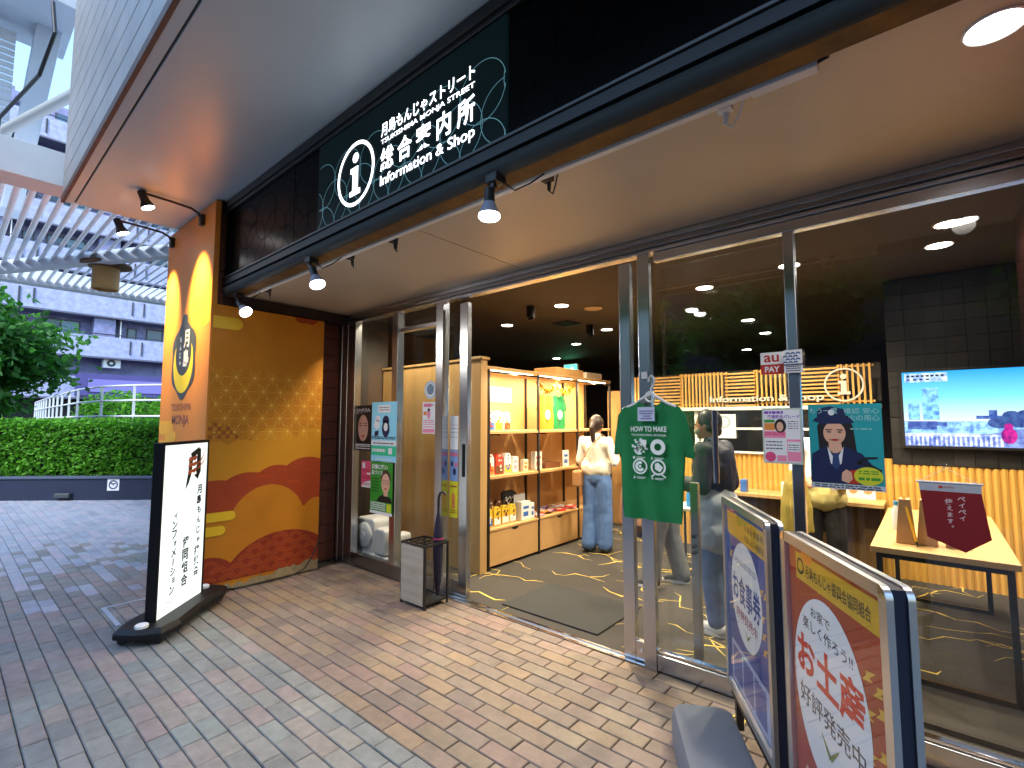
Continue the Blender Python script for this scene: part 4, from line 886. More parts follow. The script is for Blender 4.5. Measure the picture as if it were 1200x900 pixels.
for a, b in zip(ys, ys[1:]):
    part('top_rail', MB().box(XF-.012, a+.012, 2.0, XF+.012, b-.012, 2.02), blackm, t)
    d = part('drawer', MB().box(XB+.01, a+.018, .035, XF+.004, b-.018, .375), wood, t, bevel=.003)
    part('finger_pull', MB().prism(FRx(XF+.004), circ((a+b)/2, .376, .055, .028, 14, 180, 360), .0, .0015), black, d)
    part('shelf_board', MB().box(XB, a+.014, .38, XF+.012, b-.014, .405), wood, t, bevel=.003)
    part('bracket', MB().box(XB+.02, a+.27, 1.345, XF-.1, a+.29, 1.363), blackm, t); part('bracket', MB().box(XB+.02, a+.27, .885, XF-.1, a+.29, .903), blackm, t)
# warm strips that light the shelf from under its top board
for a, b in zip(ys, ys[1:]):
    s_ = part('light_strip', MB().box(XF-.06, a+.06, 2.022, XF-.03, b-.06, 2.033), mat('shelf_strip_glow', (.9, .9, .9), .4, emis=(1, .82, .52), es=6), t)
    ld = lamp('AREA', 'strip_light', (XF-.045, (a+b)/2, 2.018), (XF-.2, (a+b)/2, 1.0), 16, (1, .80, .48), .1); ld.data.shape = 'RECTANGLE'; ld.data.size = .05; ld.data.size_y = b-a-.1; ld.parent = t; ld.matrix_parent_inverse = Matrix.Translation(-EMP[t.name])
# partition parallel to the glass
pt = thing('wood_partition', 'plain oak partition behind the left shop window', 'partition', (-4.4, 3.52, 0))
x = -5.08
while x < -3.75:
    part('panel', MB().box(x, 3.51, .004, min(x+.455, -3.705), 3.55, 2.12), woodv, pt, bevel=.002); x += .458
part('cap', MB().box(-5.09, 3.50, 2.122, -3.722, 3.56, 2.145), woodv, pt)
struct('window_bay_wall', MB().box(-5.6, 2.99, 0, -5.12, 3.6, 2.9), dark)
# goods on the shelf: each faces +X
def bag(name, label, group, y, z, w, h, d, cols, x=XF-.07, peak=.25):
    t = thing(name, label, 'package', (x, y, z), group); F = FRx(x)
    prof = [(y-w/2, z), (y+w/2, z), (y+w*.46, z+h*.8), (y+w*peak, z+h), (y-w*peak, z+h), (y-w*.46, z+h*.8)]
    part('body', MB().prism(F, prof, -d, 0), cols[0], t, bevel=.006)
    rr = random.Random(int(y*1000+z*77)); m1 = MB(); m2 = MB()
    m1.poly(F, [(y-w*.44, z+h*.05), (y+w*.44, z+h*.05), (y+w*.42, z+h*.42), (y-w*.42, z+h*.42)], .002)
    for i in range(5): m2.poly(F, circ(y+rr.uniform(-.3, .3)*w, z+rr.uniform(.2, .75)*h, rr.uniform(.06, .16)*w, rr.uniform(.04, .10)*h, 10), .003+.0002*i)
    m2.rect(F, y-w*.12, z+h*.88, y+w*.12, z+h*.94, .003)
    part('print', m1, cols[1], t); part('print', m2, cols[2], t)
def carton(name, label, group, x, y, z, dx, w, h, mt, rot=0, pm=None, cat='box'):
    t = thing(name, label, cat, (x, y, z), group); F = FRx(x)
    part('body', MB().box(x-dx, y-w/2, z, x, y+w/2, z+h), mt, t, bevel=.003)
    if pm: part('print', MB().rect(F, y-w*.3, z+h*.2, y+w*.25, z+h*.45, .0015).rect(F, y-w*.3, z+h*.6, y+w*.3, z+h*.75, .0015), pm, t)
pw = mat('pack_white', (.80, .79, .76), .4); py_ = mat('pack_yellow', C('#e8c23a'), .4); pbl = mat('pack_blue', C('#3a6ab8'), .4); prd = mat('pack_red', C('#c4402c'), .4); pbr = mat('pack_brown', C('#6b4226'), .5); ppk = mat('pack_pink', C('#e0a0b0'), .4); por = mat('pack_orange', C('#e08a30'), .4)
for i, (y, c) in enumerate(((3.76, (pw, pbl, prd)), (3.89, (pw, py_, por)))): bag('snack_bag', ('white and blue snack bag on the top shelf by the end panel', 'white and yellow snack bag on the top shelf')[i], 'snack bags on the top shelf', y, 1.397, .12, .21, .06, c)
bag('snack_bag', 'brown patterned snack bag on the top shelf', 'snack bags on the top shelf', 4.06, 1.397, .11, .20, .06, (pw, pbr, por), XF-.10)
for i, (y, c, l) in enumerate(((3.76, (pw, por, prd), 'white snack bag with orange print on the middle shelf by the end panel'), (3.90, (prd, pbr, pw), 'red and brown snack bag on the middle shelf'), (4.04, (pw, py_, pbl), 'white snack bag with yellow print on the middle shelf'))): bag('snack_bag', l, 'snack bags on the middle shelf', y, .936, .125, .215, .06, c)
for k, y in enumerate((3.74, 3.87, 4.0, 4.12)):
    bag('snack_bag', ('blue and yellow snack bag on the drawer top by the end panel', 'yellow snack bag on the drawer top')[k > 0], 'yellow snack bags above the drawer', y, .407, .115, .19, .05, ((py_, pbl, pw) if k == 0 else (py_, pw, pbr)))
    bag('snack_bag', 'brown topped snack bag in the back row above the drawer', 'back row snack bags above the drawer', y+.03, .407, .115, .235, .05, (pbr, py_, pw), XF-.19)
carton('carton', 'slim white carton on the middle shelf', 'white cartons on the middle shelf', XF-.09, 4.19, .936, .07, .10, .17, pw, 0, ppk)
carton('carton', 'small cream pouch box on the middle shelf', None, XF-.08, 4.36, .936, .05, .085, .13, mat('cream_pack', (.72, .66, .52), .5), 0, por)
carton('carton', 'upright white box with red print beside the brown tray', None, XF-.10, 4.62, .936, .06, .14, .20, pw, 0, prd)
carton('gift_tray', 'flat brown tray box on the middle shelf', None, XF-.06, 4.86, .936, .20, .30, .065, pbr, 0, None)
carton('display_card', 'white display card standing on the middle shelf', None, XF-.05, 5.12, .936, .01, .13, .20, pw, 0, pbl, 'card')
carton('carton', 'white box with blue print in front of the black tote', None, XF-.03, 4.30, .407, .08, .16, .20, pw, 0, pbl)
carton('carton', 'white box with small blue print beside the shelf post', None, XF-.04, 4.43, .407, .06, .07, .17, pw, 0, pbl)
carton('display_card', 'grey panel leaning behind the white boxes', None, XF-.14, 4.32, .407, .012, .20, .27, mat('grey_card', (.35, .34, .34), .6), 0, None, 'card')
t = thing('tote_bag', 'black tote bag with white script above the first drawer', 'bag', (XF-.2, 4.22, .407))
F = FRx(XF-.19); part('body', MB().prism(F, [(4.10, .407), (4.34, .407), (4.33, .69), (4.27, .72), (4.12, .71)], -.06, 0), mat('black_canvas', (.015, .015, .017), .8, bump=.3, bs=300), t, bevel=.008)
part('print', MB().line(F, [(4.13+.02*i, .64+.02*math.sin(i*2.1)) for i in range(9)], .01, .002).line(F, [(4.15+.02*i, .60+.018*math.cos(i*1.7)) for i in range(7)], .008, .002), paper, t)
part('strap', MB().tube([(XF-.2, 4.13, .70), (XF-.17, 4.08, .74), (XF-.16, 4.05, .66), (XF-.16, 4.06, .58)], .01, 6), mat('black_canvas'), t, smooth=True)
rr = random.Random(31)
for k in range(13):
    y = 4.56+rr.random()*.66; x = XF-.05-rr.random()*.22; c = [ppk, prd, pw, por, Mx('#8a4f9a', 'pack_purple')][k % 5]; zz = .407+(k//7)*.022
    tt = thing('flat_packet', ['pink', 'red', 'white', 'orange', 'purple'][k % 5]+' flat packet in the pile above the second drawer', 'packet', (x, y, zz), 'flat packets above the second drawer')
    a = rr.uniform(-.6, .6); Fk = Fr((x, y, zz), (math.cos(a), math.sin(a), 0), (-math.sin(a), math.cos(a), 0)); part('body', MB().fbox(Fk, -.055, -.07, 0, .055, .07, .018), c, tt, bevel=.004); part('print', MB().rect(Fk, -.03, -.04, .03, .03, .0195), [pw, pw, prd, pw, pw][k % 5], tt)
for k in range(4):
    y = 4.10+k*.115; t = thing('hang_card', 'white product card hung on the back of the first bay', 'card', (XB+.01, y, 1.74), 'white cards at the back of the first bay')
    F = FRx(XB+.012); part('sheet', MB().fbox(F, y-.048, 1.72, -.008, y+.048, 1.90, 0), paper, t); part('print', MB().rect(F, y-.035, 1.74, y+.035, 1.79, .001), pw, t)
for nm, y, c, lab in (('orange_tshirt', 4.86, mat('orange_cotton', C('#d8821c'), .85), 'small orange T-shirt displayed on the top shelf'), ('green_tshirt', 5.12, green, 'small green T-shirt displayed on the top shelf')):
    hm = MB(); hs_ = [(u*.72, 1.40+(z-.905)*.60) for u, z in half]; shirt_surface(hm, 0, hs_, 0, .012, 1, 3)
    hm.v = [(XF-.16-yy, y+xx, zz) for xx, yy, zz in hm.v]
    t = thing('display_tshirt', lab, 't-shirt', (XF-.16, y, 1.40)); fb = part('fabric', hm, c, t, smooth=True, angle=80); part('print', MB().poly(FRx(XF-.135), circ(y, 1.58, .05, .06, 18), .001), paper, fb)
    part('hanger', MB().tube([(XF-.16, y, 1.82), (XF-.16, y, 1.86), (XF-.165, y+.02, 1.88), (XF-.17, y, 1.90)], .004, 6), blackm, t, smooth=True)
m = MB(); rr = random.Random(4)
for i in range(420):
    k = rr.random(); y = 4.55+k*.75; z = 1.98-.10*math.sin(math.pi*((k*2) % 1))-rr.random()*.05; x = XF-.03-rr.random()*.05; a = rr.uniform(0, 6.28); s_ = .012+.012*rr.random()
    m.add([(x, y-s_*math.cos(a), z-s_*math.sin(a)), (x+.01, y+s_*.5*math.sin(a), z-s_*.5), (x-.006, y+s_*math.cos(a), z+s_*math.sin(a)), (x+.005, y, z+s_*.7)], [(0, 1, 2, 3)])
solid('tinsel_garland', m, mat('gold_tinsel', C('#e6b43c'), .25, .8), 'gold tinsel garland hanging along the top of the shelf', 'garland')
carton('cardboard_box', 'brown cardboard box lying on top of the display shelf', None, -3.50, 5.25, 2.072, .35, .62, .10, mat('cardboard', C('#a9814a'), .8, var=.1, vs=12))
carton('cardboard_box', 'pale box lying at the far end of the shelf top', None, -3.52, 5.88, 2.072, .3, .40, .09, mat('pale_card', C('#9a8f7c'), .8))
# back part: tall dark cabinet and open shelves beyond the shelf
t = thing('tall_cabinet', 'dark open cabinet standing past the end of the display shelf', 'cabinet', (-3.2, 6.7, 0))
part('body', MB().box(-3.7, 6.55, .004, -3.68, 7.2, 1.95).box(-3.68, 6.55, .004, -3.0, 6.57, 1.95).box(-3.68, 7.18, .004, -3.0, 7.2, 1.95).box(-3.68, 6.57, 1.92, -3.0, 7.18, 1.95), wood, t)
for z in (.5, 1.0, 1.45): part('shelf_board', MB().box(-3.68, 6.57, z, -3.0, 7.18, z+.025), wood, t)

# ---- counter wall with slat header
t = thing('counter_wall', 'wood counter wall with white framed window and slatted header', 'counter', (-1.7, 6.05, 0))
def flutes(mb, x0, x1, y, z0, z1, p=.052):
    n = int((x1-x0)/p); p = (x1-x0)/n
    for i in range(n):
        a = x0+i*p; prof = [(a+.004, 0), (a+.008, .012), (a+p/2, .018), (a+p-.008, .012), (a+p-.004, 0)]
        vs = []
        for z in (z0, z1): vs += [(px, y-d, z) for px, d in prof]
        mb.add(vs, [(k, k+1, 6+k-0, 5+k) for k in range(4)]+[tuple(range(5, 10))])
m = MB().box(-3.1, 6.06, .004, -.302, 6.12, 1.13); flutes(m, -3.1, -.302, 6.06, .004, 1.13); part('fluted_panel', m, woodf, t, kind='stuff')
part('counter_top', MB().box(-1.75, 5.62, .70, -.36, 6.04, .735), wood, t, bevel=.003)
part('counter_front', MB().box(-1.72, 5.80, .004, -.40, 5.83, .698), mat('brown_counter_front', C('#6e5128'), .6, wood=(8, 8, 1), var=.2), t)
part('beam', MB().box(-3.1, 5.98, 1.625, -.36, 6.10, 1.665), mat('white_beam', (.74, .73, .68), .5), t, bevel=.003)
for x in (-3.1, -2.2, -2.13, -1.25, -.42): part('window_frame', MB().box(x, 6.02, 1.13, x+.04, 6.08, 1.625), white, t)
part('window_frame', MB().box(-2.09, 6.02, 1.40, -.42, 6.06, 1.425), white, t); part('window_frame', MB().box(-3.06, 6.02, 1.13, -.42, 6.085, 1.15), white, t)
part('pane', MB().box(-3.06, 6.048, 1.15, -.42, 6.056, 1.625), glass, t)
part('notice', MB().box(-1.98, 6.005, 1.30, -1.72, 6.018, 1.58), paper, t)
F = FRf(6.004); part('notice_print', MB().ring(F, -1.85, 1.49, .05, .075, .001), Mx('#9fb0b8', 'grey_print'), t)
bm_ = mat('slat_pine', C('#cf9f50'), .55)
sl = MB(); x = -3.10; k = 0; wds = [.30, .46, .52, .34, .42, .38, .30]; i = 0
while x < -.40:
    w = min(wds[i % 7], -.40-x)
    if w < .06: break
    if i % 2 == 0:
        n = max(2, int(w/.042))
        for q in range(n): sl.box(x+q*w/n, 5.985, 1.667, x+q*w/n+.018, 6.01, 2.08)
        for z in (1.69, 2.05): sl.box(x, 6.012, z, x+w-.005, 6.026, z+.02)
    else:
        for q in range(10): sl.box(x, 5.985, 1.672+q*.041, x+w-.012, 6.01, 1.672+q*.041+.018)
        for xx in (x, x+w-.03): sl.box(xx, 6.012, 1.667, xx+.02, 6.026, 2.08)
    x += w; i += 1
part('slat_screen', sl, bm_, t, kind='stuff')
part('screen_backing', MB().box(-3.1, 6.20, 1.7, -.36, 6.22, 2.1), dark, t)
cream = mat('cream_letters', (.6, .57, .48), .5)
F = FRf(5.98); m = MB(); text_mb(m, F, (-1.99, 1.70, -.83, 1.79), 'Information & Shop', .0, .02, ext=.02); part('lettering', m, cream, t)
m = MB().ring(F, -.655, 1.87, .155, .172, .012, 40); m.poly(F, circ(-.655, 1.955, .028, n=18), .012).poly(F, [(-.70, 1.91), (-.63, 1.91), (-.63, 1.80), (-.60, 1.80), (-.60, 1.77), (-.71, 1.77), (-.71, 1.80), (-.68, 1.80), (-.68, 1.885), (-.70, 1.885)], .012); part('information_symbol', m, cream, t)
# things on the counter
for k, (x, c, l) in enumerate(((-1.55, pbl, 'dark blue box'), (-1.15, prd, 'white and red can'), (-.95, pw, 'white card stand'))): carton('counter_item', l+' standing on the service counter', None, x, 5.75, .736, .06, .09, .13, c if k != 1 else pw, 0, prd if k == 1 else None)
for x in (-.78, -.62, -.50): 
    t = thing('price_card', 'small printed price card leaning on the counter wall', 'card', (x, 5.95, .736), 'price cards on the service counter'); F = FRf(5.95); part('sheet', MB().fbox(F, x-.06, .736, -.004, x+.06, .90, 0), paper, t); part('print', MB().poly(F, circ(x, .81, .035, .03, 14), .001).rect(F, x-.04, .85, x+.04, .87, .001), Mx('#c89060', 'price_print'), t)
# ---- television wall
t = thing('screen_wall', 'grey block wall over fluted pine panelling behind the television', 'wall', (1.0, 6.1, 0))
m = MB().box(-.298, 6.06, .004, 2.19, 6.12, 1.08); flutes(m, -.298, 2.19, 6.06, .004, 1.08); part('fluted_panel', m, woodf, t, kind='stuff')
part('backing', MB().box(-.298, 6.08, 1.08, 2.19, 6.14, 2.88), mat('charcoal_wall', (.05, .047, .045), .7), t)
gb = [mat('stone_block_%d' % i, c, .55, var=.15, vs=6) for i, c in enumerate(((.009, .009, .0085), (.013, .0125, .012), (.007, .0068, .0066), (.018, .017, .0165)))]
rr = random.Random(6)
for r_ in range(12):
    for c_ in range(17):
        part('block', MB().box(-.295+c_*.146, 6.05-rr.random()*.012, 1.085+r_*.15, -.295+c_*.146+.142, 6.08, 1.085+r_*.15+.146), gb[rr.randrange(4)], t)
t = thing('television', 'wide television on the grey wall showing a sunny waterfront view', 'television', (.38, 6.0, 1.25))
part('body', MB().box(-.215, 5.985, 1.245, 1.00, 6.04, 1.985), black, t, bevel=.004)
FTv = FRf(5.9845); u0, u1, v0, v1 = -.19, .975, 1.27, 1.962
scr = bpy.data.materials.new('screen_picture'); scr.use_nodes = True; N = scr.node_tree.nodes; L = scr.node_tree.links; b = N['Principled BSDF']; b.inputs['Base Color'].default_value = (.01, .01, .01, 1); b.inputs['Roughness'].default_value = .2
g_ = N.new('ShaderNodeNewGeometry'); sx_ = N.new('ShaderNodeSeparateXYZ'); mr_ = N.new('ShaderNodeMapRange'); rp = N.new('ShaderNodeValToRGB'); L.new(g_.outputs['Position'], sx_.inputs[0]); L.new(sx_.outputs['Z'], mr_.inputs['Value']); mr_.inputs['From Min'].default_value = 1.5; mr_.inputs['From Max'].default_value = 1.96
L.new(mr_.outputs['Result'], rp.inputs['Fac']); rp.color_ramp.elements[0].color = (.80, .86, .98, 1); rp.color_ramp.elements[1].color = (.03, .40, .95, 1); e_ = rp.color_ramp.elements.new(.5); e_.color = (.22, .80, 1, 1)
L.new(rp.outputs['Color'], b.inputs['Emission Color']); b.inputs['Emission Strength'].default_value = .42
sc_ = part('screen', MB().rect(FTv, u0, v0, u1, v1, 0), scr, t)
def screen_mat(nm, col, s):
    if nm in MATS: return MATS[nm]
    m = mat(nm, (.01, .01, .01), .3, emis=col, es=s); N = m.node_tree.nodes; L = m.node_tree.links; b = N['Principled BSDF']
    g = N.new('ShaderNodeNewGeometry'); n = N.new('ShaderNodeTexNoise'); n.inputs['Scale'].default_value = 26; n.inputs['Detail'].default_value = 6; r = N.new('ShaderNodeValToRGB'); L.new(g.outputs['Position'], n.inputs['Vector']); L.new(n.outputs['Fac'], r.inputs['Fac'])
    r.color_ramp.elements[0].position = .35; r.color_ramp.elements[1].position = .66; r.color_ramp.elements[0].color = (col[0]*.25, col[1]*.35, col[2]*.75, 1); r.color_ramp.elements[1].color = (min(1, col[0]*1.25), min(1, col[1]*1.3), min(1, col[2]*1.3), 1); L.new(r.outputs['Color'], b.inputs['Emission Color']); return m
def em(nm, h, s): return screen_mat(nm, C(h), s*.31)
W_ = u1-u0; H_ = v1-v0
def pic(nm, h, s, fn):
    m = MB(); fn(m); part(nm, m, em('screen_'+h.strip('#'), h, s), sc_)
RR = lambda m, a, b, c, d, z=.0006: m.rect(FTv, u0+a*W_, v0+b*H_, u0+c*W_, v0+d*H_, z)
pic('water', '#a8d8ff', 1.5, lambda m: RR(m, 0, .17, .75, .33))
pic('towers', '#8fd0ee', 1.5, lambda m: [RR(m, *q) for q in ((.12, .35, .22, .78, .0008), (.03, .35, .10, .58, .0008), (.055, .36, .085, .56, .001))])
pic('skyline', '#5a7ac0', 1.2, lambda m: [RR(m, *q) for q in ((.02, .22, .20, .33, .001), (.20, .27, .26, .32, .001), (.50, .36, .545, .47, .001), (.43, .36, .58, .40, .001))])
pic('trees', '#4a6aa8', 1.1, lambda m: [m.poly(FTv, circ(u0+a*W_, v0+b*H_, r*W_, r*W_*.7, 16), .0012+i*.0001) for i, (a, b, r) in enumerate(((.62, .40, .05), (.70, .40, .06), (.80, .46, .08), (.90, .48, .09), (.55, .31, .06), (.66, .32, .06)))])
pic('deck', '#8fa0d8', 1.3, lambda m: m.poly(FTv, [(u0, v0), (u1, v0), (u1, v0+.33*H_), (u0+.78*W_, v0+.28*H_), (u0+.5*W_, v0+.17*H_), (u0, v0+.13*H_)], .0014))
pic('railing', '#eaf4ff', 1.6, lambda m: [RR(m, .02+i*.028, .01, .034+i*.028, .13, .0018) for i in range(20)]+[RR(m, 0, .13, .58, .16, .0018)])
pic('figure', '#d0208a', 1.5, lambda m: [m.poly(FTv, circ(u0+.60*W_, v0+.15*H_, .05, .07, 20), .0022), m.poly(FTv, circ(u0+.60*W_, v0+.26*H_, .028, .03, 16), .0023)])
pic('boat', '#2a4ad0', 1.4, lambda m: [m.poly(FTv, circ(u0+.88*W_, v0+.13*H_, .12, .09, 24), .0022), m.poly(FTv, circ(u0+.80*W_, v0+.30*H_, .05, .05, 20), .0023)])
pic('caption', '#d8fbff', 1.5, lambda m: RR(m, .015, .86, .28, .98, .001)); pic('caption_lettering', '#203a60', .6, lambda m: [RR(m, .03+.03*i, .93, .05+.03*i, .955, .0016) for i in range(8)]+[RR(m, .03+.04*i, .885, .05+.04*i, .905, .0016) for i in range(4)])
# ---- table by the window
t = thing('side_table', 'pale oak table with black square tube legs behind the right pane', 'table', (0, 4.5, 0))
part('table_top', MB().box(-.315, 3.70, .715, .325, 5.42, .75), wood, t, bevel=.003)
for y in (3.74, 5.38):
    for x in (-.29, .27): part('leg', MB().box(x, y-.015, .004, x+.03, y+.015, .714), blackm, t)
    part('foot_rail', MB().box(-.26, y-.014, .004, .27, y+.014, .032), blackm, t); part('top_rail', MB().box(-.26, y-.013, .684, .27, y+.013, .713), blackm, t)
for x in (-.289, .271): part('side_rail', MB().box(x, 3.756, .685, x+.028, 5.364, .712), blackm, t)
t = thing('floor_barrier', 'low black square tube bar on the floor behind the right pane', 'barrier', (0, 3.3, 0))
part('bar', MB().box(-.42, 3.22, .004, .9, 3.245, .03), blackm, t); part('bar', MB().box(-.42, 3.60, .004, -.395, 3.24, .03), blackm, t)
kr = mat('kraft_paper', C('#b08a5c'), .7, var=.08, vs=15)
for x, y, l in ((-.15, 3.88, 'kraft paper bag leaning on the table by the pennant'), (-.05, 3.90, 'kraft paper bag behind the red pennant'), (.08, 3.92, 'low kraft tray behind the red pennant')):
    F = FRf(y); tt = thing('paper_bag', l, 'bag', (x, y, .751)); hh = .27 if x < .05 else .09
    part('body', MB().prism(F, [(x-.05, .751), (x+.05, .751), (x+.03, .751+hh), (x-.025, .751+hh)], -.1, 0), kr, tt, bevel=.004)
tt = thing('pencil', 'yellow pencil shaped marker between the paper bags', 'pen', (-.10, 3.84, .752)); part('shaft', MB().tube([(-.10, 3.84, .78), (-.15, 3.90, 1.03)], .008, 6), Mx('#e0a818', 'pencil_yellow'), tt); part('tip', MB().tube([(-.10, 3.84, .78), (-.095, 3.833, .752)], [.008, .002], 6), black, tt)
tt = thing('bottle', 'small clear plastic bottle with blue cap on the table', 'bottle', (-.21, 4.35, .751)); part('body', MB().lathe((-.21, 4.35, .751), (0, 0, 1), [(.028, 0), (.03, .02), (.03, .13), (.014, .16), (.013, .17)], 18), mat('clear_bottle', (.6, .68, .7), .2), tt, smooth=True); part('cap', MB().lathe((-.21, 4.35, .92), (0, 0, 1), [(.015, 0), (.015, .025)], 14), Mx('#3a8ac0', 'cap_blue'), tt, smooth=True)
# ---- door mat
m = MB().box(-2.735, 3.07, .005, -1.84, 3.75, .016)
solid('door_mat', m, mat('charcoal_mat', (.035, .036, .036), .95, var=.3, vs=120, bump=.6, bs=250), 'dark grey rectangular door mat inside the open entrance', 'mat', None, False, .004)
# ---- white appliance in the window bay
t = thing('fan_heater', 'white appliance with round drum and arm standing in the left window bay', 'appliance', (-4.6, 3.18, 0)); wpl = mat('white_appliance', (.72, .74, .75), .35)
part('body', MB().prism(FRf(3.05), rrect(-4.86, .005, -4.52, .46, .06), -.24, 0), wpl, t, bevel=.02); part('drum', MB().lathe((-4.68, 3.05, .28), (0, -1, 0), [(.13, 0), (.13, .02), (.11, .035), (.05, .038), (.045, .045), (.0, .046)], 32), mat('pale_grey_plastic', (.58, .61, .63), .4), t, smooth=True)
part('arm', MB().prism(FRf(3.04), rrect(-4.50, .11, -4.32, .38, .04), -.18, 0), wpl, t, bevel=.02); part('base', MB().prism(FRf(3.03), rrect(-4.86, .004, -4.12, .10, .03), -.24, 0), wpl, t, bevel=.01); part('arm', MB().prism(FRf(3.05), rrect(-4.26, .10, -4.12, .36, .04), -.18, 0), wpl, t, bevel=.02)
# ---- small table with bottles deeper inside
t = thing('small_table', 'white topped small table with thin black legs inside the shop', 'table', (-1.75, 5.0, 0)); part('table_top', MB().box(-2.05, 4.8, .62, -1.5, 5.2, .645), white, t, bevel=.003)
for x in (-2.02, -1.53):
    for y in (4.83, 5.17): part('leg', MB().box(x-.01, y-.01, .004, x+.01, y+.01, .62), blackm, t)
for k, x in enumerate((-1.88, -1.74)): 
    tt = thing('bottle', ('blue bottle on the small white table', 'clear bottle on the small white table')[k], 'bottle', (x, 4.95, .646)); part('body', MB().lathe((x, 4.95, .646), (0, 0, 1), [(.035, 0), (.035, .12), (.015, .15), (.014, .165)], 16), [Mx('#2a80c8', 'bottle_blue'), mat('clear_bottle')][k], tt, smooth=True); part('cap', MB().lathe((x, 4.95, .811), (0, 0, 1), [(.017, 0), (.017, .02)], 12), wh, tt, smooth=True)
# ---- ceiling fittings
dls = [(-4.64, 5.32), (-4.83, 7.45), (-3.70, 6.56), (-3.34, 4.83), (-1.74, 5.15), (-1.86, 7.22), (-1.93, 8.46), (-2.67, 10.2), (-6.3, 8.9), (.17, 4.58), (-.6, 3.9), (-2.3, 3.75), (-4.3, 3.2), (.12, 5.1), (-.9, 4.9)]  # the one over the left window bay is added to brighten the oak partition
nm_ = ['over the shelf front', 'over the far corner behind the shelf', 'between the two black spots', 'nearest the oak end panel', 'above the small white table', 'above the counter window', 'behind the slatted header', 'in the far back row', 'in the far left back corner', 'above the oak window table', 'above the right fixed pane', 'above the door mat', 'added above the left window bay to brighten the partition', 'in front of the television', 'above the shop assistant']
for (x, y), n_ in zip(dls, nm_): downlight('round lit downlight in the brown shop ceiling '+n_, x, y, 2.9, .08, 66, dl_glow, 'downlights in the shop ceiling', 96 if x > 0 else 140, (1, .84, .60))
for x, y, l in ((-3.65, 4.62, 'black cylinder spot on the shop ceiling closer to the door header'), (-3.72, 6.1, 'black cylinder spot on the shop ceiling closer to the round speaker')):
    t = thing('ceiling_spot', l, 'ceiling light', (x, y, 2.9), 'black spots on the shop ceiling'); part('base', MB().lathe((x, y, 2.9), (0, 0, -1), [(.05, 0), (.05, .02)], 20), black, t, smooth=True); part('can', MB().lathe((x, y, 2.88), (.15, -.2, -1), [(.045, 0), (.05, .01), (.05, .14), (.04, .14), (.04, .10)], 20), black, t, smooth=True)
t = thing('ceiling_speaker', 'flat round beige speaker cover in the shop ceiling', 'speaker', (-3.12, 5.2, 2.9)); part('ring', MB().lathe((-3.12, 5.2, 2.9), (0, 0, -1), [(.11, 0), (.112, .008), (.10, .014)], 28, False), Mx('#c0a888', 'beige_plastic'), t, smooth=True); part('grille', MB().lathe((-3.12, 5.2, 2.9), (0, 0, -1), [(.10, .005), (.10, .011), (.02, .012)], 28), Mx('#a8906e', 'beige_grille'), t, smooth=True)
t = thing('ceiling_vent', 'square dark vent in the shop ceiling above the shelf', 'vent', (-3.9, 5.75, 2.9)); part('frame', MB().box(-4.05, 5.6, 2.888, -3.75, 5.9, 2.899), black, t)
for k in range(5): part('slat', MB().box(-4.03, 5.63+k*.055, 2.876, -3.77, 5.645+k*.055, 2.888), black, t)
t = thing('exit_sign', 'small green lit exit sign at the far end of the shop ceiling', 'sign', (-6.2, 9.3, 2.6)); part('case', MB().box(-6.38, 9.3, 2.42, -6.0, 9.36, 2.80), wh, t); F = FRf(9.299); part('lit_face', MB().rect(F, -6.36, 2.44, -6.02, 2.78, .0), mat('exit_green', (.02, .2, .1), .4, emis=(.05, .75, .35), es=1.2), t)
m = MB(); m.poly(F, circ(-6.15, 2.70, .03, n=12), .001).line(F, [(-6.16, 2.67), (-6.2, 2.58), (-6.26, 2.50)], .03, .001).line(F, [(-6.19, 2.58), (-6.12, 2.53)], .025, .001); part('figure', m, mat('exit_white', (.7, .7, .7), .4, emis=(.7, .9, .8), es=1.2), t)
